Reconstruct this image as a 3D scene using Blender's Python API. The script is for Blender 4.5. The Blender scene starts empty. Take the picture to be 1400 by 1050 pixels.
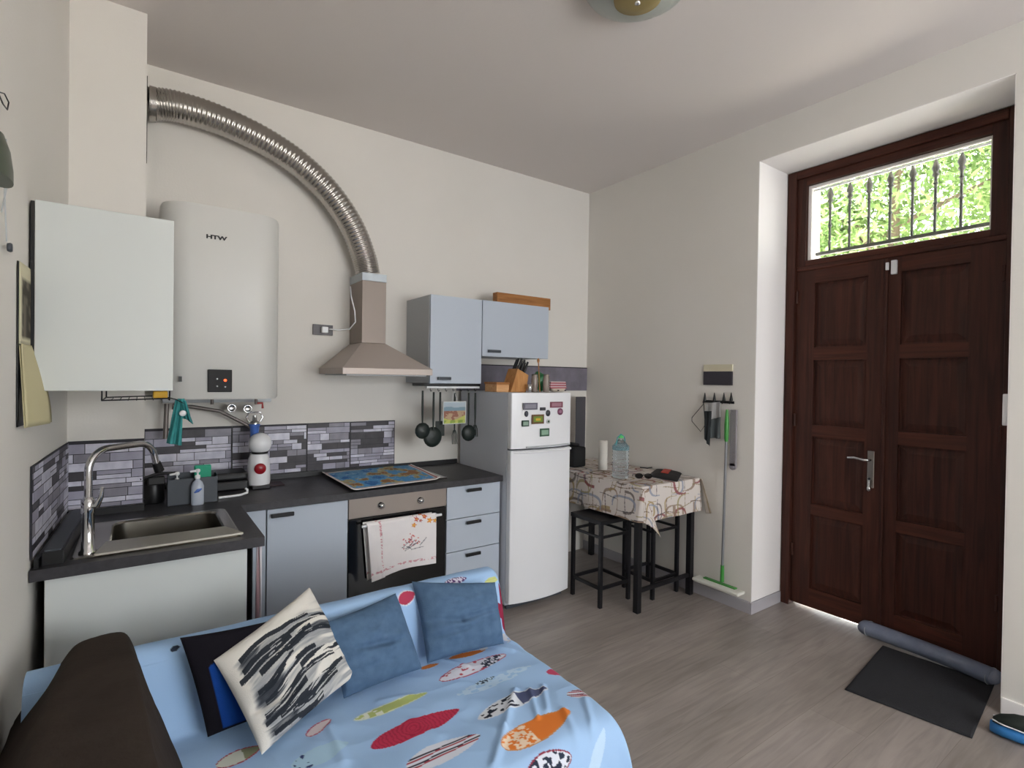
import bpy, math, random
import numpy as np
from mathutils import Vector, Matrix
PI = math.pi
random.seed(7)
SC = bpy.context.scene
COL = SC.collection

# ------------------------------------------------------------------ camera
CF, CYAW, CPITCH, CROLL, CH = 718.914, .6151, -.0101, -.0145, 1.549
_fw = Vector((math.sin(CYAW)*math.cos(CPITCH), math.cos(CYAW)*math.cos(CPITCH), math.sin(CPITCH)))
_rt = Vector((math.cos(CYAW), -math.sin(CYAW), 0))
_up = _rt.cross(_fw)
_cx = _rt*math.cos(CROLL) - _up*math.sin(CROLL)
_cy = _rt*math.sin(CROLL) + _up*math.cos(CROLL)
cam_d = bpy.data.cameras.new('camera'); cam = bpy.data.objects.new('camera', cam_d); COL.objects.link(cam)
cam_d.sensor_width = 36; cam_d.lens = CF/1400*36; cam_d.clip_start = .02
cam.matrix_world = Matrix.Translation((0, 0, CH)) @ Matrix((_cx, _cy, -_fw)).transposed().to_4x4()
SC.camera = cam
SC.view_settings.view_transform = 'Standard'; SC.view_settings.look = 'None'
SC.view_settings.gamma = 1; SC.view_settings.use_curve_mapping = False
SC.view_settings.exposure = 0.02

# ------------------------------------------------------------------ daylight
wd = bpy.data.worlds.new('daylight'); SC.world = wd; wd.use_nodes = True
bg = wd.node_tree.nodes['Background']; bg.inputs[0].default_value = (.93, .97, 1, 1); bg.inputs[1].default_value = 8.0
def light(name, kind, loc, rot, energy, color, **kw):
    l = bpy.data.lights.new(name, kind); l.energy = energy; l.color = color
    for k, v in kw.items(): setattr(l, k, v)
    o = bpy.data.objects.new(name, l); COL.objects.link(o); o.location = loc; o.rotation_euler = rot
    return o
sd = Vector((-.30, -.35, -1.3)).normalized()
sun = light('sun', 'SUN', (0, 0, 12), (0, 0, 0), 55.0, (1, .93, .88), angle=.01)
sun.rotation_euler = sd.to_track_quat('-Z', 'Y').to_euler()
# added area light filling the room from an assumed, unseen rear window
light('rear_fill_light', 'AREA', (1.95, -2.44, 1.7), (PI/2, 0, 0), 46, (.98, .985, 1), shape='RECTANGLE', size=2.4, size_y=1.7)

_po = light('transom_portal', 'AREA', (3.86, 1.32, 2.65), (0, PI/2, 0), 1, (1, 1, 1), shape='RECTANGLE', size=.6, size_y=1.0)
_po.data.cycles.is_portal = True

# ------------------------------------------------------------------ helpers
def at(px, py, ax, val):
    a = (px-700)/CF; b = -(py-525)/CF
    d = _fw + _cx*a + _cy*b
    i = 'XYZ'.index(ax); o = Vector((0, 0, CH))
    return o + d*((val-o[i])/d[i])
def lin(c):
    c = np.asarray(c, float)
    return np.where(c <= .04045, c/12.92, ((c+.055)/1.055)**2.4)
def hx(h):
    return np.array([int(h[i:i+2], 16)/255 for i in (0, 2, 4)])
def L(h):
    return tuple(float(v) for v in lin(hx(h))) + (1,)

def mat(name, col, rough=.5, metal=0, var=None, vscale=6, bump=0, bscale=60, spec=.5, stretch=None, trans=0, attr=None, emit=0, coat=0, ior=1.45, detail=4):
    m = bpy.data.materials.new(name); m.use_nodes = True
    nt = m.node_tree; N = nt.nodes; K = nt.links; b = N['Principled BSDF']
    b.inputs['Base Color'].default_value = L(col) if isinstance(col, str) else col
    b.inputs['Roughness'].default_value = rough; b.inputs['Metallic'].default_value = metal
    b.inputs['Specular IOR Level'].default_value = spec; b.inputs['IOR'].default_value = ior
    b.inputs['Transmission Weight'].default_value = trans; b.inputs['Coat Weight'].default_value = coat
    tc = N.new('ShaderNodeTexCoord'); mp = N.new('ShaderNodeMapping'); K.new(tc.outputs['Object'], mp.inputs[0])
    if stretch: mp.inputs['Scale'].default_value = stretch
    if var:
        n = N.new('ShaderNodeTexNoise'); n.inputs['Scale'].default_value = vscale; n.inputs['Detail'].default_value = detail
        K.new(mp.outputs[0], n.inputs['Vector'])
        r = N.new('ShaderNodeValToRGB'); r.color_ramp.elements[0].position = .3; r.color_ramp.elements[1].position = .7
        r.color_ramp.elements[0].color = L(col); r.color_ramp.elements[1].color = L(var)
        K.new(n.outputs['Fac'], r.inputs[0]); K.new(r.outputs[0], b.inputs['Base Color'])
    if attr:
        a = N.new('ShaderNodeAttribute'); a.attribute_name = attr; K.new(a.outputs['Color'], b.inputs['Base Color'])
    if bump:
        n2 = N.new('ShaderNodeTexNoise'); n2.inputs['Scale'].default_value = bscale; n2.inputs['Detail'].default_value = 5
        K.new(mp.outputs[0], n2.inputs['Vector'])
        bp = N.new('ShaderNodeBump'); bp.inputs['Strength'].default_value = bump; bp.inputs['Distance'].default_value = .01
        K.new(n2.outputs['Fac'], bp.inputs['Height']); K.new(bp.outputs[0], b.inputs['Normal'])
    if emit:
        b.inputs['Emission Color'].default_value = L(col); b.inputs['Emission Strength'].default_value = emit
    return m

class MB:
    """collects shapes (in world coordinates) that become ONE mesh object"""
    def __init__(s): s.v = []; s.f = []; s.m = []; s.s = []
    def add(s, verts, faces, mi=0, smooth=False):
        o = len(s.v); s.v += [tuple(p) for p in verts]
        for f in faces: s.f.append(tuple(i+o for i in f)); s.m.append(mi); s.s.append(smooth)
        return s
    def box(s, x0, x1, y0, y1, z0, z1, mi=0, rot=None):
        x0, x1 = sorted((x0, x1)); y0, y1 = sorted((y0, y1)); z0, z1 = sorted((z0, z1))
        v = [Vector((x, y, z)) for z in (z0, z1) for y in (y0, y1) for x in (x0, x1)]
        if rot:
            c, M = Vector(rot[0]), rot[1]; v = [c + M @ (p-c) for p in v]
        return s.add(v, [(0, 2, 3, 1), (4, 5, 7, 6), (0, 1, 5, 4), (1, 3, 7, 5), (3, 2, 6, 7), (2, 0, 4, 6)], mi)
    def prism(s, poly, z0, z1, mi=0, smooth=False):
        n = len(poly)
        v = [(x, y, z0) for x, y in poly] + [(x, y, z1) for x, y in poly]
        s.add(v, [tuple(range(n))[::-1], tuple(range(n, 2*n))], mi)
        return s.add(v, [(i, (i+1) % n, n+(i+1) % n, n+i) for i in range(n)], mi, smooth)
    def tube(s, pts, r, n=10, mi=0, cap=True, smooth=True, flat=None):
        pts = [Vector(p) for p in pts]; k = len(pts)
        rr = r if hasattr(r, '__len__') else [r]*k
        up = None; V = []
        for i, p in enumerate(pts):
            t = (pts[min(i+1, k-1)] - pts[max(i-1, 0)]).normalized()
            if up is None: up = t.orthogonal().normalized() if flat is None else Vector(flat[1]).normalized()
            up = (up - t*up.dot(t)).normalized(); sd_ = t.cross(up)
            fl = 1 if flat is None else flat[0]
            for j in range(n):
                a = 2*PI*j/n; V.append(p + up*(math.cos(a)*rr[i]*fl) + sd_*(math.sin(a)*rr[i]))
        F = [(i*n+j, i*n+(j+1) % n, (i+1)*n+(j+1) % n, (i+1)*n+j) for i in range(k-1) for j in range(n)]
        s.add(V, F, mi, smooth)
        if cap: s.add(V[:n], [tuple(range(n))[::-1]], mi); s.add(V[-n:], [tuple(range(n))], mi)
        return s
    def cyl(s, c, r, h, n=24, mi=0, axis='Z', smooth=True):
        d = {'X': Vector((1, 0, 0)), 'Y': Vector((0, 1, 0)), 'Z': Vector((0, 0, 1))}[axis]
        c = Vector(c); return s.tube([c, c+d*h], r, n, mi, smooth=smooth)
    def lathe(s, c, prof, n=28, mi=0, axis='Z', sx=1, sy=1):
        c = Vector(c); V = []
        for r, h in prof:
            for j in range(n):
                a = 2*PI*j/n; x, y = r*math.cos(a)*sx, r*math.sin(a)*sy
                V.append(c + (Vector((x, y, h)) if axis == 'Z' else Vector((h, x, y)) if axis == 'X' else Vector((y, h, x))))
        k = len(prof)
        F = [(i*n+j, i*n+(j+1) % n, (i+1)*n+(j+1) % n, (i+1)*n+j) for i in range(k-1) for j in range(n)]
        s.add(V, F, mi, True)
        if prof[0][0] > 1e-4: s.add(V[:n], [tuple(range(n))[::-1]], mi)
        if prof[-1][0] > 1e-4: s.add(V[-n:], [tuple(range(n))], mi)
        return s
    def sphere(s, c, r, n=20, mi=0, sc=(1, 1, 1)):
        k = n//2; c = Vector(c); V = []
        for i in range(k+1):
            t = PI*i/k
            for j in range(n):
                a = 2*PI*j/n
                V.append(c + Vector((r*sc[0]*math.sin(t)*math.cos(a), r*sc[1]*math.sin(t)*math.sin(a), -r*sc[2]*math.cos(t))))
        return s.add(V, [(i*n+j, i*n+(j+1) % n, (i+1)*n+(j+1) % n, (i+1)*n+j) for i in range(k) for j in range(n)], mi, True)
    def grid(s, G, mi=0, smooth=True, flip=False):
        G = np.asarray(G, float); a, b = G.shape[:2]
        F = [(i*b+j, (i+1)*b+j, (i+1)*b+j+1, i*b+j+1) for i in range(a-1) for j in range(b-1)]
        if flip: F = [f[::-1] for f in F]
        return s.add(G.reshape(-1, 3).tolist(), F, mi, smooth)
    def build(s, name, mats, parent=None, bevel=0, solid=0, origin=None, colors=None):
        P = np.array(s.v, float)
        if parent is not None: org = ORG[parent.name] if parent.name in ORG else np.array(parent.location, float)
        elif origin is not None: org = np.array(origin, float)
        else: org = np.array([(P[:, 0].min()+P[:, 0].max())/2, (P[:, 1].min()+P[:, 1].max())/2, P[:, 2].min()])
        me = bpy.data.meshes.new(name); me.from_pydata((P-org).tolist(), [], s.f)
        if not isinstance(mats, (list, tuple)): mats = [mats]
        for m in mats: me.materials.append(m)
        me.polygons.foreach_set('material_index', s.m); me.polygons.foreach_set('use_smooth', s.s)
        if colors is not None:
            ca = me.color_attributes.new('paint', 'FLOAT_COLOR', 'POINT')
            c4 = np.ones((len(P), 4)); c4[:, :3] = lin(colors); ca.data.foreach_set('color', c4.ravel())
        me.update()
        o = bpy.data.objects.new(name, me); COL.objects.link(o)
        if parent is not None:
            o.parent = parent
        else: o.location = org.tolist()
        ORG[o.name] = org
        if bevel:
            b = o.modifiers.new('bevel', 'BEVEL'); b.width = bevel; b.segments = 2; b.limit_method = 'ANGLE'; b.angle_limit = .7
        if solid:
            q = o.modifiers.new('thickness', 'SOLIDIFY'); q.thickness = solid; q.offset = 0
        return o
ORG = {}
def tag(o, label, cat, group=None, kind=None):
    if label: o['label'] = label
    if cat: o['category'] = cat
    if group: o['group'] = group
    if kind: o['kind'] = kind
    return o
def struct(o): o['kind'] = 'structure'; return o
def thing(name, label, cat, loc, group=None, kind=None):
    o = bpy.data.objects.new(name, None); COL.objects.link(o); o.location = tuple(loc); o.empty_display_size = .05
    return tag(o, label, cat, group, kind)
def bx(*a, **k): return MB().box(*a, **k)

# numpy value noise
_rs = np.random.RandomState(3); _tab = _rs.rand(256, 256)
def noise(x, y, oct=3):
    x = np.asarray(x, float); y = np.asarray(y, float); out = 0; amp = 1; tot = 0
    for k in range(oct):
        xi = np.floor(x).astype(int); yi = np.floor(y).astype(int); fx = x-xi; fy = y-yi
        fx = fx*fx*(3-2*fx); fy = fy*fy*(3-2*fy)
        g = lambda a, b: _tab[(a+17*k) % 256, (b+31*k) % 256]
        out = out + amp*((g(xi, yi)*(1-fx)+g(xi+1, yi)*fx)*(1-fy) + (g(xi, yi+1)*(1-fx)+g(xi+1, yi+1)*fx)*fy)
        tot += amp; amp *= .5; x = x*2; y = y*2
    return out/tot
def mixc(c, m, col):
    m = np.clip(m, 0, 1)[..., None]; return c*(1-m) + hx(col)*m
def ss(e0, e1, x):
    t = np.clip((x-e0)/(e1-e0), 0, 1); return t*t*(3-2*t)

# ------------------------------------------------------------------ materials
def wood_floor():
    m = bpy.data.materials.new('grey_laminate'); m.use_nodes = True; nt = m.node_tree; N = nt.nodes; K = nt.links; b = N['Principled BSDF']
    tc = N.new('ShaderNodeTexCoord'); mp = N.new('ShaderNodeMapping'); K.new(tc.outputs['Object'], mp.inputs[0])
    br = N.new('ShaderNodeTexBrick'); br.offset = .37; br.inputs['Scale'].default_value = 1
    br.inputs['Brick Width'].default_value = 1.6; br.inputs['Row Height'].default_value = .24; br.inputs['Mortar Size'].default_value = .0009
    br.inputs['Color1'].default_value = L('978e89'); br.inputs['Color2'].default_value = L('8f8680'); br.inputs['Mortar'].default_value = L('7b716b')
    br.inputs['Bias'].default_value = 0
    K.new(mp.outputs[0], br.inputs['Vector'])
    mp2 = N.new('ShaderNodeMapping'); mp2.inputs['Scale'].default_value = (1.2, 14, 1); K.new(tc.outputs['Object'], mp2.inputs[0])
    n = N.new('ShaderNodeTexNoise'); n.inputs['Scale'].default_value = 2.2; n.inputs['Detail'].default_value = 8; n.inputs['Distortion'].default_value = 1.2
    K.new(mp2.outputs[0], n.inputs['Vector'])
    mp3 = N.new('ShaderNodeMapping'); mp3.inputs['Scale'].default_value = (.9, 2.4, 1); K.new(tc.outputs['Object'], mp3.inputs[0])
    n3 = N.new('ShaderNodeTexNoise'); n3.inputs['Scale'].default_value = 1.6; n3.inputs['Detail'].default_value = 3; K.new(mp3.outputs[0], n3.inputs['Vector'])
    ad = N.new('ShaderNodeMath'); ad.operation = 'ADD'; K.new(n.outputs['Fac'], ad.inputs[0]); K.new(n3.outputs['Fac'], ad.inputs[1])
    r = N.new('ShaderNodeMapRange'); r.inputs['From Min'].default_value = .7; r.inputs['From Max'].default_value = 1.3
    r.inputs['To Min'].default_value = .74; r.inputs['To Max'].default_value = 1.2; K.new(ad.outputs[0], r.inputs[0])
    mx = N.new('ShaderNodeVectorMath'); mx.operation = 'SCALE'; K.new(br.outputs['Color'], mx.inputs[0]); K.new(r.outputs[0], mx.inputs['Scale'])
    K.new(mx.outputs[0], b.inputs['Base Color']); b.inputs['Roughness'].default_value = .42
    return m
def wood(name, c1, c2, rough=.45, stretch=(30, 30, 1.5), coat=0):
    m = bpy.data.materials.new(name); m.use_nodes = True; nt = m.node_tree; N = nt.nodes; K = nt.links; b = N['Principled BSDF']
    tc = N.new('ShaderNodeTexCoord'); mp = N.new('ShaderNodeMapping'); mp.inputs['Scale'].default_value = stretch; K.new(tc.outputs['Object'], mp.inputs[0])
    n = N.new('ShaderNodeTexNoise'); n.inputs['Scale'].default_value = 1; n.inputs['Detail'].default_value = 7; n.inputs['Distortion'].default_value = .8
    K.new(mp.outputs[0], n.inputs['Vector'])
    r = N.new('ShaderNodeValToRGB'); r.color_ramp.elements[0].position = .3; r.color_ramp.elements[1].position = .72
    r.color_ramp.elements[0].color = L(c1); r.color_ramp.elements[1].color = L(c2)
    K.new(n.outputs['Fac'], r.inputs[0]); K.new(r.outputs[0], b.inputs['Base Color'])
    b.inputs['Roughness'].default_value = rough; b.inputs['Coat Weight'].default_value = coat; b.inputs['Specular IOR Level'].default_value = .3
    bp = N.new('ShaderNodeBump'); bp.inputs['Strength'].default_value = .15; bp.inputs['Distance'].default_value = .004
    K.new(n.outputs['Fac'], bp.inputs['Height']); K.new(bp.outputs[0], b.inputs['Normal'])
    return m
M_WALL = mat('wall_paint', 'dad6cf', .9, var='dedad4', vscale=1.5, bump=.08, bscale=90)
M_CEIL = mat('ceiling_paint', 'd6cfcb', .95, bump=.05, bscale=60)
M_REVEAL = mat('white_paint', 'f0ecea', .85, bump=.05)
M_BASE = mat('grey_skirting', 'a9a6ab', .6)
M_FLOOR = wood_floor()
M_DOOR = wood('dark_mahogany', '2b140e', '4a261b', .55, (40, 40, 2), 0)
M_DOORH = wood('mahogany_crossgrain', '331810', '552c1f', .55, (40, 2, 40), 0)
M_BLACK = mat('black_plastic', '141416', .4)
M_BLKM = mat('black_metal', '17161a', .45, metal=.2)
M_TOP = mat('charcoal_worktop', '2b2a2d', .42, var='38363a', vscale=40, bump=.05)
M_DKGREY = mat('dark_grey_plastic', '40454c', .45)
M_WHITEP = mat('white_panel', 'c6cac8', .4)
M_WHITE = mat('white_enamel', 'e6e7ea', .3)
M_BLUEG = mat('pale_blue_grey_laminate', 'b4bdc9', .4)
M_GREYC = mat('grey_carcass', 'b8bcc0', .5)
M_STEEL = mat('brushed_steel', 'a39d97', .34, metal=1, bump=.03, bscale=200)
M_STEELB = mat('hood_steel', 'b3a8a1', .5, metal=.35, bump=.02, bscale=200)
M_CHIM = mat('chimney_steel', '8a7f78', .5, metal=.4)
M_OVP = mat('oven_panel_steel', '8f857e', .45, metal=.5)
M_CHROME = mat('chrome', 'd0d0d2', .12, metal=1)
M_ALU = mat('crinkled_aluminium', 'b4b0ab', .24, metal=1, bump=.08, bscale=60)
M_GLASSB = mat('black_glass', '0b0b0d', .08, coat=.3)
M_GLASS = bpy.data.materials.new('window_glass'); M_GLASS.use_nodes = True
_n = M_GLASS.node_tree.nodes; _k = M_GLASS.node_tree.links
_t = _n.new('ShaderNodeBsdfTransparent'); _g = _n.new('ShaderNodeBsdfGlossy'); _g.inputs['Roughness'].default_value = .02
_f = _n.new('ShaderNodeFresnel'); _f.inputs['IOR'].default_value = 1.4; _m = _n.new('ShaderNodeMixShader')
_k.new(_f.outputs[0], _m.inputs[0]); _k.new(_t.outputs[0], _m.inputs[1]); _k.new(_g.outputs[0], _m.inputs[2]); _k.new(_m.outputs[0], _n['Material Output'].inputs[0])
M_CLEARP = mat('clear_plastic', 'e8f2f8', .06, trans=.95, ior=1.25)
M_CREAM = mat('cream_plaster', 'cdc6ad', .9)
M_GREEN = mat('green_plastic', '3f8a3c', .4)
M_TEAL = mat('teal_cloth', '3b8f8f', .9, var='2f7c7e', vscale=20, bump=.2, bscale=80)
M_TWOOD = wood('warm_wood', '8f5a2e', 'b57f4b', .5, (4, 60, 60))
M_PAINT = mat('printed_cotton', 'ffffff', .85, attr='paint', bump=.12, bscale=500, spec=.2)
M_DENIM = mat('denim_blue_cotton', '4c6683', .95, var='587290', vscale=30, bump=.3, bscale=350, spec=.15)
M_BROWN = mat('dark_brown_microfibre', '37302c', .95, var='403833', vscale=8, bump=.15, bscale=60, spec=.1)

# ------------------------------------------------------------------ room shell
R, B, H = 3.34, 3.545, 3.248
def xl(y): return -.266 - .0388*(3.054-y)          # the left wall is slightly out of square
REAR = -2.5
struct(bx(-1.2, R+.02, REAR-.2, B+.2, -.12, 0).box(R+.02, 4.05, .68, 1.93, -.12, 0).build('floor', M_FLOOR, origin=(0, 0, 0)))
struct(bx(-1.2, 4.1, REAR-.2, B+.2, H, H+.2).build('ceiling', M_CEIL))
struct(bx(-.6, R+.4, B, B+.2, 0, H).build('wall_back', M_WALL))
struct(MB().prism([(xl(B), B), (xl(REAR), REAR), (xl(REAR)-.2, REAR), (xl(B)-.2, B)], 0, H).build('wall_left', M_WALL))
struct(bx(-.28, .016, 3.054, B, 0, H).build('wall_chimney', M_WALL))
wr = bx(R, 3.74, 1.925, B, 0, H).box(R, 3.74, REAR, .672, 0, H).box(R, 3.74, .672, 1.925, 3.015, H)
struct(wr.build('wall_right', M_WALL))
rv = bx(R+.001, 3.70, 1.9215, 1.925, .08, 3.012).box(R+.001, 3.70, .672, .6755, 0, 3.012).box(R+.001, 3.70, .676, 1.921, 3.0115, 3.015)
struct(rv.build('brightening_lining', M_REVEAL))  # added lining, paler than the wall to brighten the dim niche
wo = bx(3.80, 4.05, 1.86, B, -.1, H).box(3.80, 4.05, REAR, .745, -.1, H).box(3.80, 4.05, .745, 1.86, 2.985, H)
struct(wo.build('wall_outer', M_REVEAL))
wre = bx(xl(REAR)-.2, 0.75, REAR-.2, REAR, 0, H).box(3.15, R+.4, REAR-.2, REAR, 0, H).box(.75, 3.15, REAR-.2, REAR, 0, .85).box(.75, 3.15, REAR-.2, REAR, 2.55, H)
struct(wre.build('wall_rear', M_WALL))
struct(bx(R-.013, R, 1.925, B, 0, .078).box(R-.013, 3.70, 1.913, 1.925, 0, .078).build('baseboard_right', M_BASE, bevel=.002))
struct(bx(R-.013, R, REAR, .672, 0, .078).build('baseboard_near', M_REVEAL, bevel=.002))

# unseen rear window, added and widened to shape the room light
w2 = thing('added_rear_window', None, None, (1.95, REAR, .85), kind='structure')
wf = bx(.75, 3.15, REAR-.12, REAR-.06, .85, .91).box(.75, 3.15, REAR-.12, REAR-.06, 2.49, 2.55)
for x in (.75, 1.92, 3.09): wf.box(x, x+.06, REAR-.12, REAR-.06, .9, 2.5)
wf.build('window_frame', M_WHITE, w2)

# ------------------------------------------------------------------ entrance door with transom
D = 3.734
door = thing('door_1', None, None, (D, 1.31, 0), kind='structure')
fr = bx(D-.03, D+.07, 1.862, 1.92, 0, 3.01).box(D-.03, D+.07, .70, .768, 0, 3.01)
fr.build('door_frame', M_DOOR, door, bevel=.004)
bx(D-.029, D+.07, .769, 1.861, 2.955, 3.01).box(D-.012, D+.07, .769, 1.861, 2.3205, 2.352).build('door_frame', M_DOORH, door, bevel=.006)
bx(D-.008, D+.06, .8385, 1.8025, 2.3525, 2.388).box(D-.008, D+.06, .8385, 1.8025, 2.905, 2.954).build('transom_rail', M_DOORH, door, bevel=.0015)
bx(D-.008, D+.06, 1.803, 1.861, 2.3525, 2.954).box(D-.008, D+.06, .769, .838, 2.3525, 2.954).build('transom_stile', M_DOOR, door, bevel=.0015)
PZ = [(.151, .656), (.727, 1.185), (1.264, 1.705), (1.79, 2.228)]
def leaf(y0, y1, p0, p1):
    m = bx(D, D+.05, y0, p0, .022, 2.32).box(D, D+.05, p1, y1, .022, 2.32)
    zs = [.022] + [z for p in PZ for z in p] + [2.32]
    for i in range(0, len(zs), 2): m.box(D+.0, D+.05, p0, p1, zs[i], zs[i+1], 1)
    lf = m.build('door_leaf', [M_DOOR, M_DOORH], door)
    for (z0, z1) in PZ:
        q = MB(); e = .012; w = .05
        xs = (D+.022, D+.003)
        V = []
        for x, k in ((D+.018, 0), (D+.018, e), (D+.008, w), (D+.008, w)):
            V += [(x, p0+k, z0+k), (x, p1-k, z0+k), (x, p1-k, z1-k), (x, p0+k, z1-k)]
        F = []
        for r_ in range(2):
            for j in range(4): a, b = r_*4+j, r_*4+(j+1) % 4; F.append((a, a+4, b+4, b))
        F.append((8, 11, 10, 9)); q.add(V[:12], F)
        q.box(D+.024, D+.04, p0, p1, z0, z1)
        q.build('door_panel', M_DOOR, door)
    return lf
leaf(1.326, 1.860, 1.42, 1.738)
leaf(.770, 1.320, .92, 1.242)
bx(D-.012, D+.001, 1.308, 1.326, .03, 2.32).build('astragal', M_DOOR, door, bevel=.004)
hp = at(1191, 610, 'X', D-.006)
hd = bx(D-.008, D-.001, hp.y-.019, hp.y+.019, .90, 1.13).build('door_handle', M_STEEL, door, bevel=.004)
k = MB().tube([(D-.008, hp.y, 1.075), (D-.05, hp.y, 1.075), (D-.055, hp.y+.02, 1.075), (D-.055, hp.y+.075, 1.083), (D-.05, hp.y+.115, 1.078)], [.009, .009, .009, .008, .006])
k.build('lever', M_CHROME, door)
k = MB().cyl((D-.025, hp.y, .955), .01, .02, 12, axis='X').tube([(D-.026, hp.y, .95), (D-.028, hp.y, .905)], .008, 8).lathe((D-.028, hp.y, .88), [(.003, 0), (.012, .01), (.012, .025), (.004, .035)])
k.build('key', M_CHROME, door)
for y in (1.852, .776):
    for z in (.35, 1.25, 2.1):
        MB().cyl((D-.012, y, z), .009, .085, 10).build('hinge', M_DOOR, door)
# magnetic contact
bx(D-.02, D-.001, 1.262, 1.292, 2.215, 2.30).build('alarm_contact', M_WHITE, door, bevel=.003)
bx(D-.026, D-.013, 1.302, 1.318, 2.245, 2.29).build('alarm_magnet', M_WHITE, door, bevel=.002)
# transom glazing
w1 = thing('window_1', None, None, (D+.03, 1.32, 2.388), kind='structure')
g = bx(D+.030, D+.036, .84, 1.80, 2.39, 2.903).build('pane', M_GLASS, w1)
bx(D+.02, D+.05, 1.782, 1.802, 2.39, 2.903).box(D+.02, D+.05, .839, .85, 2.39, 2.903).box(D+.02, D+.05, .85, 1.782, 2.885, 2.903).box(D+.02, D+.05, .85, 1.782, 2.389, 2.397).build('glazing_bead', M_REVEAL, w1, bevel=.002)
bx(D+.051, D+.058, .84, 1.80, 2.868, 2.882).build('weather_bar', M_GREYC, w1)

# spiked iron railing outside the transom
M_IRON = mat('grey_iron', '3c403e', .7)
rg = thing('spiked_railing', 'row of grey iron bars with spearhead tips outside the glass above the door', 'railing', (4.0, 1.4, 2.49))
for (px, py) in ((1135.7, 255), (1162.6, 248), (1189, 242), (1218, 235.6), (1248.6, 226), (1280, 217), (1315.7, 208)):
    c = at(px, py, 'X', 4.0); zt = 2.945; y = c.y
    m = MB().tube([(4.0, y, 2.47), (4.0, y, zt-.11)], .0085, 8)
    m.lathe((4.0, y, zt-.16), [(.009, 0), (.015, .008), (.009, .016), (.009, .045), (.02, .06), (.012, .075), (.022, .1), (.013, .13), (.001, .17)], 10)
    m.lathe((4.0, y, 2.66), [(.009, 0), (.014, .01), (.009, .02)], 10)
    m.build('bar', M_IRON, rg)
bx(3.985, 4.015, .75, 1.855, 2.47, 2.492).build('rail', M_IRON, rg)
bx(3.985, 4.015, .75, 1.855, 2.05, 2.07).build('rail', M_IRON, rg)

# ------------------------------------------------------------------ outdoors
struct(bx(3.9, 30, -18, 22, -.25, -.13).build('ground', mat('sunlit_gravel', 'd8d2c4', .95, var='e6e1d5', vscale=3)))
def leafmat(name, c1, c2):
    m = mat(name, c1, .7, var=c2, vscale=2.5, detail=2)
    nt = m.node_tree; b = nt.nodes['Principled BSDF']; b.inputs['Specular IOR Level'].default_value = .2
    t = nt.nodes.new('ShaderNodeBsdfTranslucent'); mx = nt.nodes.new('ShaderNodeMixShader'); mx.inputs[0].default_value = .4
    src = b.inputs['Base Color'].links[0].from_socket; nt.links.new(src, t.inputs[0])
    nt.links.new(b.outputs[0], mx.inputs[1]); nt.links.new(t.outputs[0], mx.inputs[2])
    nt.links.new(mx.outputs[0], nt.nodes['Material Output'].inputs[0]); return m
M_BARK = mat('bark', '5d5145', .9, var='766857', vscale=10, bump=.5)
def tree(x, y, h, rad, label, lm, seed, nl=14000):
    rnd = random.Random(seed)
    t = thing('leafy_tree', label, 'tree', (x, y, -.13))
    tr = MB().tube([(x, y, -.13), (x+.05, y+.05, h*.35), (x-.05, y, h*.7)], [.17, .13, .07], 12)
    cl = []
    for i in range(16):
        a = rnd.random()*2*PI; z = h*(.38+.5*rnd.random()); r = rad*(.45+.55*rnd.random())
        e = Vector((x+r*math.cos(a), y+r*math.sin(a), z+.3)); cl.append(e)
        tr.tube([(x, y, z-.5), ((x+e.x)/2, (y+e.y)/2, z-.1), e], [.05, .035, .012], 6)
    tr.build('trunk', M_BARK, t)
    V = []; F = []
    for i in range(nl):
        c = rnd.choice(cl); p = c + Vector((rnd.gauss(0, 1), rnd.gauss(0, 1), rnd.gauss(0, .8)))*rad*.3
        s = rnd.uniform(.06, .12); ax = Vector((rnd.gauss(0, 1), rnd.gauss(0, 1), rnd.gauss(0, 1))).normalized(); b = ax.orthogonal().normalized()
        o = len(V); V += [p-ax*s, p+b*s*.45, p+ax*s, p-b*s*.45]; F.append((o, o+1, o+2, o+3))
    MB().add(V, F).build('foliage', lm, t)
tree(10.5, 3.6, 7.2, 2.0, 'pale green leafy tree seen through the left of the glass above the door', leafmat('pale_leaves', '4c6838', '8fa868'), 1)
tree(10.8, -.6, 7.4, 2.1, 'yellow-green leafy tree seen through the right of the glass above the door', leafmat('yellow_green_leaves', '56703c', '98ab68'), 2)
tree(14.5, 1.6, 9.5, 3.0, 'taller dense green tree seen farthest behind through the glass above the door', leafmat('mid_leaves', '3d572c', '728f52'), 3, 16000)

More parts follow.
